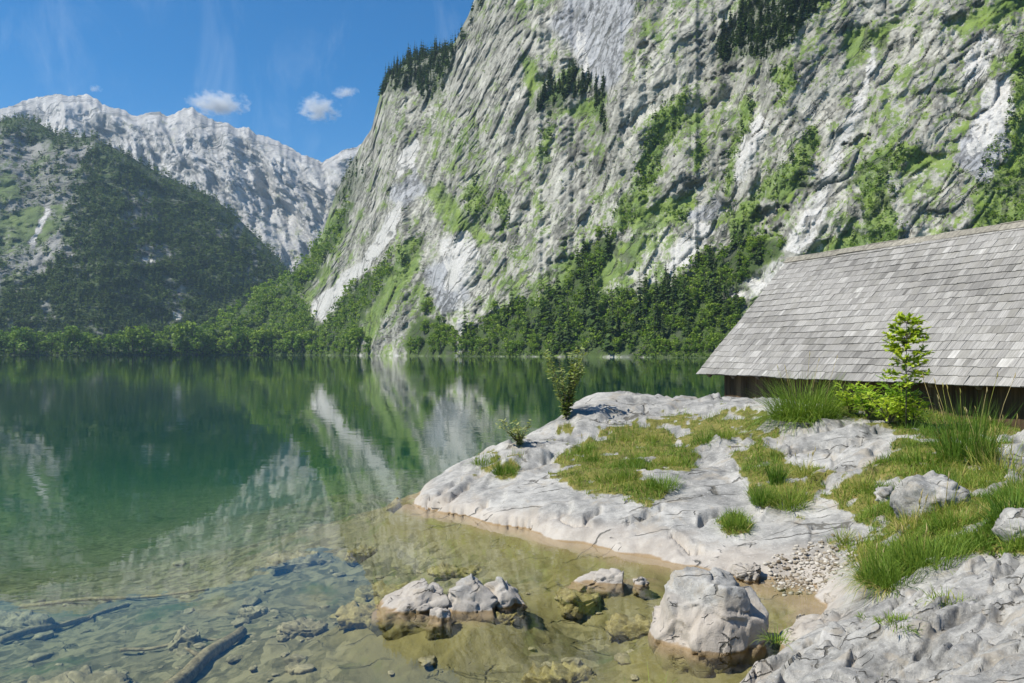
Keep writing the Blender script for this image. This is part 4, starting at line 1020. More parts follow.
# ------------------------------------------------------------------ loose rocks, sunken rocks and logs
def mat_stone(name, big=1.0, **kw):
    m = NT(name); p = m.pos(); z = m.xyz(p)[2]
    col, h, _ = stone_nodes(m, p, z, big, **kw)
    return m.out(m.pbr(col, 0.88, m.bump(h, 0.03, 1.0), 0.2))
M_STONE = mat_stone('limestone_boulder', 0.45)
_ico = {}
def ico(sub):
    if sub not in _ico:
        b = bmesh.new(); bmesh.ops.create_icosphere(b, subdivisions=sub, radius=1.0); b.verts.ensure_lookup_table()
        _ico[sub] = (np.array([v.co[:] for v in b.verts]), np.array([[v.index for v in f.verts] for f in b.faces])); b.free()
    return _ico[sub]
def rock_mesh(size, seed, sub=5, cuts=(), ncut=9, rough=1.0, crack=1.0, hard=0.03, box=0.55):
    """a boulder: a ball cut by planes, then worn, pitted and cracked"""
    r = np.random.default_rng(seed); V, Fc = ico(sub); Q = V / np.abs(V).max(1, keepdims=True); V = V * (1 - box) + Q * box * 0.86
    pl = [(unit(np.array(c_[:3], float)), c_[3]) for c_ in cuts]
    for i in range(ncut): pl.append((unit(r.normal(size=3)), r.uniform(0.62, 0.92)))
    for n_, d in pl:
        e = V @ n_ - d; V = V - np.where(e > 0, e * (1 - hard), 0)[:, None] * n_
    s = np.array(size, float); W = V * s; m_ = s.mean(); o = r.uniform(-50, 50, 3)
    N = unit(V / s)
    w_ = fbm(W / m_ * 1.2 + o, 3)
    d = 0.10 * w_ + 0.04 * fbm(W / m_ * 3.5 + o, 4) + 0.02 * (ridged(W / m_ * 5 + o, 4) - 0.5) + 0.015 * fbm(W / m_ * 16 + o, 3)
    n1 = perlin(W / m_ * v3(1.1, 1.1, 2.0) + o + 0.3 * v3(w_, w_, w_))
    d = d - crack * 0.13 * np.exp(-(n1 / 0.022) ** 2) * sstep(-0.15, 0.2, perlin(W / m_ * 0.9 + o + 9))
    fa, ea = facets(W / m_ * v3(1.7, 1.7, 2.2) + o + 0.2 * v3(w_, -w_, w_)); fb, eb = facets(W / m_ * 5.5 + o)
    d = d + 0.34 * fa - 0.05 * sstep(0.04, 0.0, ea) + 0.035 * fb - 0.02 * sstep(0.06, 0.0, eb)
    W = W + N * (d * rough * m_)[:, None]
    return W, Fc
def rock(name, loc, size, seed, label, cat='rock', group=None, rz=0.0, sub=5, cuts=(), mat=None, **k):
    W, Fc = rock_mesh(size, seed, sub, cuts, **k); o = link(name, mesh_np(name, W, Fc), mat or M_STONE, None, tuple(loc)); o.rotation_euler = (0, 0, rz)
    return tag(o, label, cat, group)
# the big boulder at the inlet
B = at_z(715, 652, 0.0)
rock('boulder', (B[0] + 0.02, B[1] + 0.36, -0.03), (0.535, 0.50, 0.84), 11, 'large grey boulder with a pinkish lower half standing in the inlet', 'boulder', None, 0.0, 6, box=0.3, mat=mat_stone('limestone_inlet_boulder', 0.45, pink=(0.44, 0.24, 0.85)),
     cuts=[(-0.84, -0.1, 0.50, 0.76), (0.05, -0.12, 0.98, 0.66), (-0.1, -0.97, 0.20, 0.74), (0.97, -0.05, 0.15, 0.84), (0.70, -0.1, 0.70, 0.78), (-0.97, -0.2, 0.0, 0.86), (0.45, -0.88, -0.05, 0.74), (-0.55, -0.8, 0.2, 0.76)], ncut=3, rough=0.45)
def wl(px, py): return at_z(px, py, 0.0)
# the split rock in the water: pieces lying together
a = wl(408, 614); rock('rock', (a[0], a[1] + 0.22, -0.06), (0.42, 0.30, 0.34), 23, 'long pale slab forming the left half of the split rock in the water', 'rock', None, 0.12, 5, box=0.4, cuts=[(-0.48, -0.15, 0.86, 0.46), (0.1, -0.75, 0.66, 0.66), (0.95, 0, .2, 0.85), (-0.3, -0.8, 0.5, 0.7)], ncut=3, rough=0.7)
a = wl(470, 612); rock('rock', (a[0], a[1] + 0.24, -0.06), (0.27, 0.30, 0.42), 31, 'upright block forming the taller middle of the split rock in the water', 'rock', None, 0.06, 5, box=0.45, cuts=[(-0.9, -0.2, 0.1, 0.86), (0.1, -0.75, 0.65, 0.68), (0.55, 0.0, 0.83, 0.72), (-0.25, -0.2, 0.93, 0.76)], ncut=3, rough=0.7)
a = wl(508, 606); rock('rock', (a[0] - 0.02, a[1] + 0.16, -0.06), (0.19, 0.20, 0.28), 37, 'small pale knob at the right end of the split rock', 'rock', None, 0.5, 5, box=0.4, cuts=[(0.5, -0.3, 0.8, 0.65), (0.0, -0.9, -0.1, 0.8)], ncut=3, rough=0.8)
a = wl(438, 618); rock('rock', (a[0], a[1] + 0.05, -0.11), (0.14, 0.10, 0.20), 39, 'dark jagged stone wedged in the front of the split rock', 'rock', None, 0.2, 4, ncut=5)
a = wl(598, 586); rock('rock', (a[0], a[1] + 0.14, -0.08), (0.36, 0.17, 0.24), 41, 'low white rock with a dark right end in the shallow water', 'rock', None, 0.12, 5, box=0.4, cuts=[(-0.40, -0.15, 0.9, 0.50), (0.95, -0.1, 0.1, 0.82), (0, -.7, .7, .72)], ncut=2, rough=0.7)
a = wl(641, 585); rock('rock', (a[0], a[1] + 0.06, -0.08), (0.09, 0.09, 0.14), 43, 'small squarish stone right beside the low white rock', 'rock', None, 0.4, 4, ncut=5)
a = wl(751, 580); rock('rock', (a[0], a[1] + 0.08, 0.05), (0.17, 0.15, 0.13), 47, 'white topped stone behind the right shoulder of the large boulder', 'rock', None, 0.2, 5, cuts=[(-0.3, -0.2, 0.93, 0.55)], ncut=6)
a = wl(862, 606); rock('rock', (a[0] + 0.06, a[1] + 0.05, 0.04), (0.42, 0.16, 0.10), 53, 'long low pinkish slab between the pebbles and the outcrop', 'rock', None, -0.1, 5, cuts=[(0, 0, 1, 0.5)], ncut=5)
g = at_z(942, 524, 0.66); rock('boulder', (g[0], g[1] + 0.25, ground_z(g[0], g[1] + 0.25) + 0.08), (0.40, 0.34, 0.30), 59, 'pale lichen spotted boulder half sunk in the grass', 'boulder', None, 0.0, 5, cuts=[(0.1, -0.3, 0.95, 0.74)], ncut=4, rough=0.5, box=0.3)
g = at_z(1024, 560, 0.72); rock('rock', (g[0] + 0.06, g[1] + 0.1, ground_z(g[0], g[1]) + 0.06), (0.24, 0.2, 0.17), 61, 'grey stone in the grass cut by the right edge of the picture', 'rock', None, 0.0, 5, ncut=5, rough=0.55, box=0.3)
g = at_z(890, 517, 0.52); rock('rock', (g[0], g[1] + 0.1, ground_z(g[0], g[1]) + 0.03), (0.16, 0.12, 0.12), 67, 'small pale stone almost hidden in grass left of the lichen boulder', 'rock', None, 0.0, 4, ncut=7)
# sunken rocks
SUB = [(95, 672, -0.55, .62, .34, .16, 'large tan sunken slab near the lower left corner', 71), (186, 630, -0.62, .2, .17, .13, 'squarish tan stone lying under water above the sunken log', 72),
       (302, 555, -0.62, .62, .22, .12, 'long flat tan slab under water left of the rock shelf tip', 73), (388, 577, -0.36, .46, .26, .14, 'yellowish sunken rock behind the split rock', 74), (372, 606, -0.40, .5, .28, .13, 'broad sunken rock left of the split rock', 75),
       (362, 546, -0.42, .24, .15, .14, 'small dark edged sunken rock off the shelf tip', 76), (575, 612, -0.25, .27, .2, .14, 'round yellow green sunken rock right of the split rock', 77), (640, 628, -0.22, .33, .2, .12, 'flat brown sunken rock left of the large boulder', 78),
       (365, 646, -0.45, .3, .2, .12, 'grey sunken stone below the split rock', 79), (455, 565, -0.34, .42, .16, .08, 'thin olive slab under water below the shelf edge', 80), (560, 672, -0.3, .35, .2, .11, 'olive sunken stone at the bottom edge', 82),
       (255, 602, -0.62, .25, .14, .09, 'dull sunken stone in the middle of the shallows', 83), (20, 610, -1.0, .6, .2, .15, 'dark sunken stone near the left edge', 84), (300, 640, -0.5, .3, .16, .1, 'low grey sunken stone right of the sunken log', 85), (415, 516, -0.30, .55, .25, .10, 'brown sunken ledge just off the tip of the rock shelf', 86), (505, 640, -0.34, .22, .16, .08, 'little sunken stone in front of the split rock', 87)]
def mat_sunk(name, lo, hi):
    m = NT(name); p = m.pos(); n2 = m.noise(p, 4, 5, 0.65); n3 = m.noise(p, 22, 4, 0.7)
    f = m.math('ADD', m.math('MULTIPLY', n2, 0.6), m.math('MULTIPLY', n3, 0.4))
    return m.out(m.pbr(m.mix(m.mapr(f, 0.38, 0.62), (*lo, 1), (*hi, 1)), 0.9, m.bump(f, 0.03), 0.15))
M_SUNK = mat_sunk('algae_coated_stone', (0.13, 0.105, 0.035), (0.30, 0.255, 0.11)); M_SUNKG = mat_sunk('silted_stone', (0.15, 0.13, 0.07), (0.32, 0.275, 0.165))
for px, py, z, sx_, sy_, sz_, lb, sd in SUB:
    P = at_z(px, py, z); zb = ground_z(P[0], P[1]); rock('sunken_rock', (P[0], P[1], min(zb + sz_ * 0.45, -0.05 - 0.75 * sz_)), (sx_, sy_, sz_), sd, lb, 'rock', None, (sd % 7 - 3) * 0.12, 5, cuts=[(0.1, 0, 1, 0.62)], ncut=6, mat=M_SUNK if px > 330 else M_SUNKG)
# stones strewn on the bed
_r = np.random.default_rng(3); meshes = [mesh_np('bed_stone', *rock_mesh((1, .8, .5), 200 + i, 3, (), 8)) for i in range(5)]
for me in meshes: me.materials.append(M_SUNKG)
for i in range(150):
    px, py = _r.uniform(-20, 660), _r.uniform(550, 690); P = at_z(px, py, -0.6); zb = ground_z(P[0], P[1])
    if zb > -0.14: continue
    P = at_z(px, py, zb); o = bpy.data.objects.new('bed_stone', meshes[i % 5]); COL.objects.link(o); s_ = 0.03 + 0.12 * _r.random() ** 2.5
    o.location = (P[0], P[1], ground_z(P[0], P[1]) + 0.2 * s_); o.scale = (s_ * 1.2, s_, s_ * _r.uniform(.6, 1)); o.rotation_euler = (0, 0, _r.uniform(0, 6.28))
    tag(o, 'small loose stone lying on the lake bed in the shallows', 'stone', 'small stones on the lake bed')
# sunken logs
def mat_log():
    m = NT('waterlogged_wood'); p = m.obj(); n = m.noise(p, 14, 5, 0.65)
    return m.out(m.pbr(m.ramp(n, [(0.35, (0.13, 0.10, 0.05)), (0.65, (0.34, 0.28, 0.16))]), 0.9, m.bump(n, 0.02), 0.1))
M_LOG = mat_log()
def log(p0, p1, r0, r1, label, lift=0.0, twigs=()):
    a = np.array(p0); b = np.array(p1); t = np.linspace(0, 1, 12)[:, None]; pts = a * (1 - t) + b * t
    pts[:, 2] += 0.02 * np.sin(t[:, 0] * 9 + a[0]); pts[:, 0] += 0.02 * np.sin(t[:, 0] * 5 + a[1]); m = MB(); m.tube(pts, np.linspace(r0, r1, 12), 10)
    for f, d in twigs: q = a + (b - a) * f; m.tube([q, q + np.array(d) * 0.6, q + np.array(d)], [r1 * 0.6, r1 * 0.4, r1 * 0.15], 6)
    tag(link('sunken_log', m.mesh('sunken_log'), M_LOG), label, 'log')
def bedpt(px, py, z0, r_):
    P = at_z(px, py, z0); zb = ground_z(P[0], P[1]); P = at_z(px, py, zb + r_); return (P[0], P[1], ground_z(P[0], P[1]) + r_)
log(bedpt(160, 694, -0.6, 0.09), bedpt(243, 632, -0.65, 0.09), 0.085, 0.06, 'thick pale log lying slantwise under water near the bottom edge', twigs=[(0.5, (-0.25, 0.1, 0.08))])
log(bedpt(120, 648, -0.7, 0.03), bedpt(222, 636, -0.7, 0.03), 0.022, 0.014, 'thin dark branch under water left of the thick sunken log')
log(bedpt(2, 640, -0.9, 0.05), bedpt(128, 598, -0.9, 0.05), 0.05, 0.03, 'long dark log lying under water toward the left edge', twigs=[(0.4, (0.3, 0.2, 0.05)), (0.7, (0.1, -0.3, 0.05))])
log(bedpt(20, 596, -1.0, 0.04), bedpt(210, 588, -1.0, 0.04), 0.035, 0.018, 'long thin dark branch lying level under water')
# pebbles at the head of the inlet: gravel nobody could count
pb = [rock_mesh((1, .85, .6), 300 + i, 2, (), 6, 0.8) for i in range(5)]; VV, FF = [], []; n = 0
for i in range(900):
    px, py = _r.normal(802, 26), _r.normal(577, 8)
    if poly_sd(np.array([px]), np.array([py]), [(765,570),(790,566),(835,560),(862,580),(858,592),(815,590),(775,586)])[0] > _r.uniform(-3, 2): continue
    P = at_z(px, py, 0.03); zb = ground_z(P[0], P[1]); s_ = 0.008 + 0.026 * _r.random() ** 1.7; W, Fc = pb[i % 5]; th = _r.uniform(0, 6.28)
    M_ = np.array([[math.cos(th), -math.sin(th), 0], [math.sin(th), math.cos(th), 0], [0, 0, 1]]); VV.append((W @ M_.T) * s_ + [P[0], P[1], zb + 0.25 * s_]); FF.append(Fc + n); n += len(W)
def mat_pebble():
    m = NT('pebbles'); g = m.n('ShaderNodeNewGeometry').outputs['Random Per Island']
    return m.out(m.pbr(m.ramp(g, [(0.0, (0.13, 0.10, 0.065)), (0.4, (0.27, 0.235, 0.18)), (1.0, (0.44, 0.415, 0.37))]), 0.85))
tag(link('pebbles', mesh_np('pebbles', np.concatenate(VV), np.concatenate(FF)), mat_pebble()), 'pale pebbles at the head of the inlet', None, None, 'stuff')

# the outcrop in the lower right corner: a sheet of worn limestone with a steep edge to the water
OUT = [(716,694),(748,668),(792,640),(776,629),(790,616),(815,606),(850,603),(885,600),(905,594),(920,583),(935,573),(962,558),(985,557),(1010,566),(1030,576),(1150,590),(1300,640),(1300,1000),(640,1000),(690,740)]
OC = [(725,690,.08),(792,640,.10),(780,627,.10),(850,604,.24),(905,596,.42),(925,582,.56),(962,560,.80),(1010,570,.80),(830,640,.34),(880,625,.42),(940,610,.66),(1000,610,.84),(780,670,.24),(840,680,.44),(920,660,.62),(1000,660,.84),(800,760,.4),(960,760,.75),(1100,640,.95),(1100,760,.95),(1250,700,1.0),(760,900,.4),(1000,900,.8)]
def build_outcrop():
    pts = np.array([at_z(*q) for q in OC]); CW2 = pts[:, :2]; W2 = tps_fit(CW2, pts[:, 2], 0.03)
    yr = np.exp(np.linspace(math.log(2.6), math.log(7.6), 330)); rat = np.linspace(0.18, 1.15, 420)
    X = rat[None] * yr[:, None]; Y = np.repeat(yr[:, None], 420, 1); Q = np.stack([X.ravel(), Y.ravel()], -1)
    d2 = ((Q[:, None] - CW2[None]) ** 2).sum(-1); z0 = ((0.5 * d2 * np.log(d2 + 1e-12)) @ W2[:-3] + W2[-3] + Q @ W2[-2:]).reshape(X.shape)
    pw = np.array([at_z(x, y, z_) for (x, y), z_ in zip(OUT, [.08,.1,.1,.08,.1,.14,.24,.36,.42,.54,.66,.78,.8,.8,.82,.9,1.,.9,.4,.2])])[:, :2]
    sd = poly_sd(X, Y, [tuple(q) for q in pw]); P0 = v3(X, Y, 0 * X)
    w1 = fbm(P0 / 1.1 + 31, 4); w2 = fbm(P0 / 0.35 + 33, 4)
    bed = (X * 0.30 - Y * 0.95) / 0.55 + 1.3 * fbm(P0 / 0.9 + 31, 2)
    ws = fbm(P0 / 0.8 + 31, 2); fa, ea = facets(v3((X * 0.94 + Y * 0.34) / 0.42, (Y * 0.94 - X * 0.34) / 0.2, 0 * X) + 0.4 * v3(ws, -ws, 0 * w1), True); fb, eb = facets(v3((X * 0.94 + Y * 0.34) / 0.14, (Y * 0.94 - X * 0.34) / 0.075, 0 * X) + 0.6 * v3(ws, -ws, 0 * w1) + 5, True)
    on = sstep(-0.3, 0.2, fbm(P0 / 0.5 + 50, 3))
    z0 = z0 + 0.16 * fa + 0.03 * fb * on
    z = z0 + 0.07 * saw(bed, 0.30) * sstep(-0.4, 0.2, fbm(P0 / 0.8 + 35, 3)) + 0.05 * w1 + 0.018 * w2 + 0.006 * fbm(P0 / 0.1, 4) + 0.010 * (ridged(P0 / 0.28 + 3, 4) - 0.5)
    z -= 0.06 * sstep(0.25, 0.5, fbm(P0 / 0.22 + 40, 3)) * sstep(-0.1, 0.3, w1)
    cr = perlin(v3((X * 0.80 + Y * 0.6) / 1.3, (Y * 0.8 - X * 0.6) / 0.42, 0 * X) + 0.22 * v3(w2, w1, w2) + 11)
    z -= 0.06 * np.exp(-(cr / 0.05) ** 2) * sstep(-0.05, 0.3, perlin(P0 / 0.9 + 70))
    e = sd + 0.14 * fbm(P0 / 0.6 + 37, 2)
    z = z - 1.1 * sstep(-0.03, 0.16, e) - 0.10 * sstep(-0.22, 0.0, e)
    keep = e < 0.30
    P = v3(X, Y, z); Fq = grid_faces(*X.shape); k = keep.ravel(); Fq = Fq[k[Fq].all(1)]
    used = np.unique(Fq); re = np.full(k.size, -1); re[used] = np.arange(len(used))
    return P, mesh_np('outcrop', P.reshape(-1, 3)[used], re[Fq])
OP, out_me = build_outcrop()
tag(link('rock_outcrop', out_me, mat_stone('limestone_outcrop', 0.40)), 'broad pitted pale limestone outcrop filling the lower right corner', 'rock')
def outcrop_at(px, py):
    a, b = ray(px, py); 
    for i in range(OP.shape[0]):
        Y = OP[i, 0, 1]; j = int(np.argmin(np.abs(OP[i, :, 0] - a * Y)))
        if OP[i, j, 2] >= EYE + b * Y: return OP[i, j].copy()
    return at_z(px, py, 0.5)
# ------------------------------------------------------------------ grass and plants near the viewer
M_GRASS = mat_leaf('grass_blades', [(0.0, (0.075, 0.15, 0.016)), (0.4, (0.155, 0.24, 0.030)), (0.62, (0.26, 0.30, 0.055)), (0.8, (0.40, 0.34, 0.11)), (1.0, (0.46, 0.38, 0.20))], 0.6, 0.35)
M_YOUNG = mat_leaf('young_leaves', [(0.0, (0.11, 0.22, 0.016)), (0.5, (0.27, 0.41, 0.035)), (1.0, (0.50, 0.56, 0.07))], 0.5, 0.4)
M_WILLOW = mat_leaf('willow_leaves', [(0.0, (0.07, 0.12, 0.025)), (0.5, (0.17, 0.23, 0.06)), (1.0, (0.33, 0.35, 0.14))], 0.5, 0.3)
PR = np.random.default_rng(77)
def blades(P, L, lean, az, w_, tint, droop=0.6, seg=3):
    """many grass blades: foot P, length L, lean and heading; tapered, bent strips"""
    n = len(P); t = np.linspace(0, 1, seg + 1); d = np.stack([np.cos(az), np.sin(az), 0 * az], -1); s = np.stack([-np.sin(az), np.cos(az), 0 * az], -1)
    tw = PR.uniform(-1.2, 1.2, n)[:, None]; s = s * np.cos(tw) + d * np.sin(tw)
    V = []
    for k, tt in enumerate(t):
        ang = lean + droop * tt * np.ones(n) * lean * 1.5
        c_ = P + (d * (L * tt * np.sin(ang))[:, None]) + np.array([0, 0, 1]) * (L * tt * np.cos(np.minimum(ang, 2.0)))[:, None]
        ww = (w_ * (1 - tt) ** 0.7 * 0.5)[:, None] if k < seg else 0 * w_[:, None]
        V += [c_ - s * ww, c_ + s * ww]
    V = np.stack(V, 1); m = 2 * (seg + 1); b = (np.arange(n) * m)[:, None, None]
    q = np.array([[2*k, 2*k+1, 2*k+3, 2*k+2] for k in range(seg)])[None]
    return V.reshape(-1, 3), (b + q).reshape(-1, 4), np.repeat(tint, m)
def grass_obj(name, parts, mat, parent=None):
    V = np.concatenate([p[0] for p in parts]); n = 0; FF = []
    for p in parts: FF.append(p[1] + n); n += len(p[0])
    return link(name, mesh_qt(name, V, np.concatenate(FF), np.concatenate([p[2] for p in parts])), mat, parent)
# turf: short blades where soil lies on the rock
fl = np.argwhere((TURFM > 0.35) & (GP[..., 1] < 24) & (GP[..., 1] > 4) & (GPX[0] > -20) & (GPX[0] < 1060))
pick = fl[PR.integers(len(fl), size=60000)]
P = GP[pick[:, 0], pick[:, 1]] + np.stack([PR.uniform(-.02, .02, len(pick)), PR.uniform(-.05, .05, len(pick)), np.full(len(pick), -0.015)], -1)
hn = fbm(P * v3(1, 1, 0) / 0.8 + 3, 3); dn = fbm(P * v3(1, 1, 0) / 1.1 + 23, 4)
L_ = np.clip(0.10 + 0.13 * hn + 0.07 * PR.random(len(P)), 0.03, 0.36) * TURFM[pick[:, 0], pick[:, 1]]
tint = np.clip(0.38 + 0.46 * dn + PR.normal(size=len(P)) * 0.17 - 0.22 * (hn > 0.25), 0, 1)
gb = blades(P, L_, PR.uniform(0.1, 0.9, len(P)), PR.uniform(0, 6.28, len(P)), 0.006 + 0.006 * PR.random(len(P)), tint)
tag(grass_obj('grass', [gb], M_GRASS), 'short green and yellowish grass in the hollows of the rock shelf', None, None, 'stuff')

def tussock(name, foot, n, L, rad, label, cat='grass tuft', tint=0.3, dry=0.0, lean=(0.05, 0.8), w_=0.008, bias=None, mat=None, heads=0, droop=0.6):
    root = empty(name, tuple(foot), label, cat)
    th = PR.uniform(0, 6.28, n); rr = rad * np.sqrt(PR.random(n)); P = np.stack([rr * np.cos(th), rr * np.sin(th), 0 * rr - 0.03], -1)
    az = th + PR.normal(size=n) * 0.7
    if bias is not None:
        az = np.where(PR.random(n) < 0.6, bias + PR.normal(size=n) * 0.7, az)
    ln = L * PR.uniform(0.45, 1.05, n); le = PR.uniform(lean[0], lean[1], n) * (0.4 + 0.6 * rr / rad)
    tt = np.clip(tint + PR.normal(size=n) * 0.12, 0, 1)
    parts = [blades(P, ln, le, az, np.full(n, w_) * PR.uniform(0.7, 1.3, n), tt, droop)]
    if dry > 0:
        k = int(n * dry); th = PR.uniform(0, 6.28, k); rr = rad * (0.5 + 0.5 * PR.random(k)); P2 = np.stack([rr * np.cos(th), rr * np.sin(th), 0 * rr - 0.02], -1)
        parts.append(blades(P2, L * PR.uniform(0.3, 0.7, k), PR.uniform(0.7, 1.3, k), th + PR.normal(size=k) * 0.5, np.full(k, w_), np.clip(0.85 + PR.normal(size=k) * 0.1, 0, 1), 0.5))
    grass_obj('blades', parts, mat or M_GRASS, root)
    for i in range(heads):
        a = PR.uniform(0, 6.28); ll = L * PR.uniform(0.9, 1.35); q = np.array([math.cos(a), math.sin(a), 0]) * rad * PR.random(); d = np.array([math.cos(a) * 0.25, math.sin(a) * 0.25, 1]) * ll
        m = MB(); m.tube([q, q + d * 0.6, q + d * 0.85 + d * [0.1, 0.1, 0]], [0.0035, 0.003, 0.002], 4, 0.8); e = q + d * 0.85 + d * [0.1, 0.1, 0]
        m.tube([e, e + unit(d) * 0.05 + [0.01, 0, 0], e + unit(d) * 0.10], [0.003, 0.008, 0.001], 5, 0.9); link('seed_head', m.mesh('seed_head'), mat or M_GRASS, root)
    return root
def ga(px, py): return ground_at(px, py)
tussock('sedge_clump', ga(805, 419), 1700, 1.05, 0.55, 'large bright green sedge clump arching in front of the boathouse wall', 'grass clump', 0.42, 0, (0.15, 1.3), 0.011, None, None, 6, 0.7)
tussock('grass_tuft', ga(735, 529), 240, 0.30, 0.11, 'small green tuft alone on the bare pinkish rock near the waterline', tint=0.25, lean=(0.05, 1.1))
tussock('grass_tuft', ga(762, 503), 260, 0.38, 0.14, 'left upright tuft in the middle of the rock shelf', tint=0.28, lean=(0.05, 0.7))
tussock('grass_tuft', ga(790, 508), 380, 0.42, 0.2, 'broad drooping tuft with a dark shaded right side on the rock shelf', tint=0.28, lean=(0.05, 1.1))
tussock('grass_tuft', ga(776, 485), 160, 0.40, 0.1, 'tall dark reed like tuft rising behind the drooping tuft', tint=0.1, lean=(0.02, 0.4), w_=0.012)
tussock('grass_tuft', ga(845, 541), 150, 0.22, 0.10, 'little yellowish herb growing alone beside the white rock', tint=0.5, lean=(0.1, 1.0))
tussock('grass_tuft', ga(503, 474), 260, 0.36, 0.16, 'dark green tuft on the left slope of the rock shelf', tint=0.2, lean=(0.05, 0.9))
tussock('grass_tuft', ga(482, 464), 160, 0.30, 0.16, 'yellow green weeds at the back edge of the left slope', tint=0.48, lean=(0.1, 1.1))
tussock('grass_tuft', ga(663, 488), 320, 0.30, 0.24, 'thick green tuft at the front of the main turf patch', tint=0.24, lean=(0.1, 0.9))
tussock('grass_tuft', ga(612, 480), 300, 0.26, 0.26, 'shaggy tuft at the front left of the main turf patch', tint=0.38, lean=(0.1, 1.0))
tussock('grass_tuft', ga(893, 583), 900, 0.46, 0.26, 'large round tussock with straw coloured skirt above the outcrop', 'grass tussock', 0.30, 0.4, (0.05, 1.25), 0.007)
tussock('grass_tuft', ga(930, 560), 500, 0.34, 0.28, 'leafy green tuft between the large tussock and the outcrop', tint=0.22, lean=(0.1, 1.1))
tussock('grass_tuft', ga(1015, 525), 360, 0.50, 0.2, 'broad bladed green tuft at the right edge of the picture', tint=0.15, lean=(0.05, 1.0), w_=0.013)
tussock('grass_tuft', ga(965, 462), 420, 0.95, 0.34, 'tall reed like grass standing before the dark boathouse wall', 'tall grass', 0.22, 0.1, (0.02, 0.55), 0.010, None, None, 9, 0.5)
tussock('grass_tuft', ga(1000, 470), 160, 0.6, 0.3, 'thin dry stalks right of the tall grass by the boathouse', tint=0.7, lean=(0.1, 1.0), heads=6)
tussock('grass_tuft', ga(925, 462), 260, 0.26, 0.3, 'bright low herbs left of the tall grass', tint=0.3, lean=(0.1, 1.0), w_=0.014)
# ragged tufts all over the turf: five kinds, copied with their parts
TUFTS = []
_ok = fl[(TURFM[fl[:, 0], fl[:, 1]] > 0.5)]
for i in range(64):
    q = GP[tuple(_ok[PR.integers(len(_ok))])]; lb = 'ragged grass tuft growing out of the turf on the rock shelf'
    if i < 6:
        r_ = tussock('grass_tuft', q, 130, 0.30, 0.13, lb, tint=(0.2, 0.3, 0.45, 0.55, 0.7, 0.35)[i], lean=(0.05, 1.1), w_=0.009, heads=(0, 0, 1, 2, 3, 0)[i]); TUFTS.append(r_)
    else:
        src = TUFTS[i % 6]; r_ = src.copy(); COL.objects.link(r_); r_.location = tuple(q)
        for ch in list(src.children): d_ = ch.copy(); COL.objects.link(d_); d_.parent = r_
    r_['group'] = 'ragged tufts in the turf'; s_ = PR.uniform(0.55, 1.15); r_.scale = (s_, s_, s_); r_.rotation_euler = (0, 0, PR.uniform(0, 6.28))
for x, y, n, l, lb, ti in ((946, 598, 120, .13, 'dry yellowish tuft in a hollow of the outcrop', .6), (898, 622, 220, .08, 'mossy green patch of herbs on the outcrop', .25), (880, 676, 150, .07, 'low green plants in the lower hollow of the outcrop', .3), (866, 616, 60, .06, 'tiny herbs at the left end of the mossy patch', .35), (776, 637, 60, .16, 'spiky tuft in the gap between boulder and outcrop', .35)):
    q = outcrop_at(x, y); tussock('grass_tuft', q, n, l, 0.14 if n > 100 else 0.07, lb, tint=ti, lean=(0.2, 1.3), w_=0.007)
q = at_z(655, 706, 0.0); tussock('grass_tuft', (q[0], q[1], -0.05), 46, 0.34, 0.22, 'few pale grass blades reaching up from the bottom edge', tint=0.55, lean=(0.1, 0.9), w_=0.007)

def leafy(name, foot, label, cat, stems, leaf, mat, spread, height, bare=0.15, per=14, size=0.05, tint=0.5, comp=False, part='leaves'):
    """a small woody plant: bent stems that carry leaves along their length"""
    root = empty(name, tuple(foot), label, cat); sb = MB(); C, A, B, T = [], [], [], []
    for i in range(stems):
        th = PR.uniform(0, 6.28); h = height * PR.uniform(0.55, 1.0); d = np.array([math.cos(th), math.sin(th), 0]) * spread * PR.uniform(0.2, 1)
        t = np.linspace(0, 1, 8)[:, None]; pts = d * t ** 1.3 + np.array([0, 0, h]) * t + 0.02 * PR.normal(size=(8, 3)) * t; sb.tube(pts, np.linspace(0.010, 0.002, 8), 5)
        for j in range(per):
            f = bare + (1 - bare) * (j + PR.random()) / per; q = np.array([np.interp(f, t[:, 0], pts[:, k]) for k in range(3)])
            a = PR.uniform(0, 6.28); dd = unit(np.array([math.cos(a), math.sin(a), PR.uniform(-0.3, 0.6)])); m_ = 5 if comp else 1
            for k in range(m_):
                s = size * PR.uniform(0.6, 1.2); ax = unit(dd + 0.8 * PR.normal(size=3) * (0.4 if comp else 0.3)); off = dd * size * (0.6 + 0.9 * k) if comp else dd * size * 0.4
                bx = unit(np.cross(ax, [0, 0, 1]) + 0.35 * PR.normal(size=3))
                C.append(q + off + ax * s * 0.5); A.append(ax * s); B.append(bx * s * leaf); T.append(np.clip(tint + 0.15 * PR.normal() + 0.12 * (f - 0.5), 0, 1))
    link('stems', sb.mesh('stems'), M_BARK, root); V, Fq = quads(np.array(C), np.array(A), np.array(B))
    link(part, mesh_qt(part, V, Fq, np.repeat(T, 4)), mat, root); return root
leafy('willow_shrub', ga(566, 421), 'upright young willow bush on the back edge of the rock shelf', 'shrub', 20, 0.46, M_WILLOW, 0.62, 1.55, 0.06, 52, 0.064, 0.8)
leafy('small_shrub', ga(520, 446), 'little yellow green bush at the back left edge of the rock shelf', 'shrub', 14, 0.4, M_WILLOW, 0.5, 0.5, 0.05, 30, 0.05, 0.8)
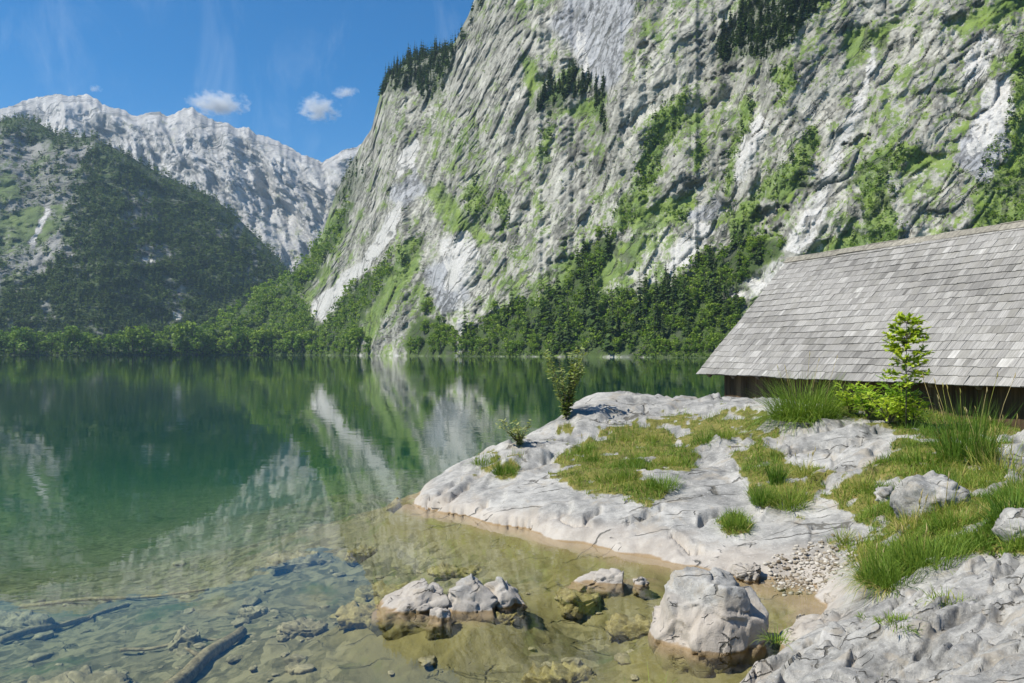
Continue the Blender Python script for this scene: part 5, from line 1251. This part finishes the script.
# the sapling: one straight stem with tiers of drooping fans
def sapling(foot, h, label):
    root = empty('sapling', tuple(foot), label, 'young tree'); sb = MB(); C, A, B, T = [], [], [], []
    sb.tube([[0, 0, -0.05], [0.01, 0, h * 0.5], [0.03, 0.01, h]], [0.010, 0.007, 0.003], 6)
    for f in np.concatenate([PR.uniform(0.36, 0.7, 9), PR.uniform(0.68, 1.0, 17)]):
        for j in range(4):
            a = PR.uniform(0, 6.28); l = (0.40 * (1.12 - f) ** 0.4 + 0.05) * PR.uniform(0.6, 1.1); d = np.array([math.cos(a), math.sin(a), PR.uniform(-0.15, 0.6)]); p0 = np.array([0.02 * f, 0, h * f])
            sb.tube([p0, p0 + d * l * 0.6, p0 + d * l + [0, 0, -0.03]], [0.004, 0.003, 0.001], 4)
            for k in range(30):
                t = 0.35 + 0.65 * (k + PR.random()) / 30; q = p0 + d * l * t; s = 0.042 * PR.uniform(0.7, 1.3); ax = unit(d + 1.0 * PR.normal(size=3) * [1, 1, 0.4]); bx = unit(np.cross(ax, [0, 0, 1]) + 0.3 * PR.normal(size=3))
                C.append(q + ax * s * 0.6); A.append(ax * s); B.append(bx * s * 0.5); T.append(np.clip(0.82 + 0.18 * PR.normal(), 0, 1))
    link('stem', sb.mesh('stem'), M_BARK, root); V, Fq = quads(np.array(C), np.array(A), np.array(B)); link('leaves', mesh_qt('leaves', V, Fq, np.repeat(T, 4)), M_YOUNG, root)
f0 = ga(906, 430); sapling(f0, 1.78, 'slender bright yellow green sapling standing before the shingle roof')
for x, y, hh, lb, ti in ((868, 421, .62, 'leafy green seedling at the left of the group below the sapling', .35), (890, 425, .55, 'dense bright seedling right below the sapling', .55), (912, 428, .62, 'yellowish seedling with pinkish twigs right of the sapling', .75), (850, 416, .6, 'sparse yellow seedling rising between sedge and sapling', .8), (900, 422, .85, 'dark green leafy seedling hugging the sapling stem', .12)):
    leafy('seedling', ga(x, y), lb, 'young plant', 8, 0.42, M_YOUNG, 0.42, hh, 0.25, 16, 0.046, ti, True)
# ------------------------------------------------------------------ small fair weather clouds
def cloud(px, py, wpx, hpx, seed, label):
    Y = 7000.0; c_ = at_y(px, py, Y); s = Y / F; V, Fc = ico(4); W = V * np.array([wpx * 0.62 * s, wpx * 0.35 * s, hpx * 0.75 * s])
    m = NT('cloud_vapour'); p = m.obj(); q = m.scale(p, (1 / (wpx * 0.5 * s), 1 / (wpx * 0.35 * s), 1 / (hpx * 0.55 * s)))
    ln = m.n('ShaderNodeVectorMath', {0: q}, operation='LENGTH').outputs['Value']
    pn = m.n('ShaderNodeVectorMath', {0: p, 1: (seed * 500.0, 0, 0)}, operation='ADD').outputs[0]
    nz = m.noise(m.scale(pn, (1, 1, 1.5)), 0.011, 5, 0.62)
    d = m.math('SUBTRACT', m.math('MULTIPLY', nz, 2.3), m.math('ADD', m.math('MULTIPLY', ln, 0.75), 0.45))
    d = m.math('MULTIPLY', m.math('MAXIMUM', d, 0.0), 0.024)
    v = m.n('ShaderNodeVolumePrincipled', {'Color': (1, 1, 1, 1), 'Density': d, 'Anisotropy': -0.15})
    o = link('cloud', mesh_np('cloud', W, Fc), m.out(None, v), None, tuple(c_)); tag(o, label, 'cloud')
cloud(218, 104, 56, 22, 1.0, 'larger white puff of cloud just above the pale ridge')
cloud(319, 109, 40, 26, 2.3, 'ragged white cloud beside the dark cliff shoulder')
cloud(345, 92, 24, 10, 3.1, 'tiny wisp of cloud at the upper right of the ragged one')
cloud(96, 88, 12, 7, 4.4, 'very small cloud speck over the highest summit')
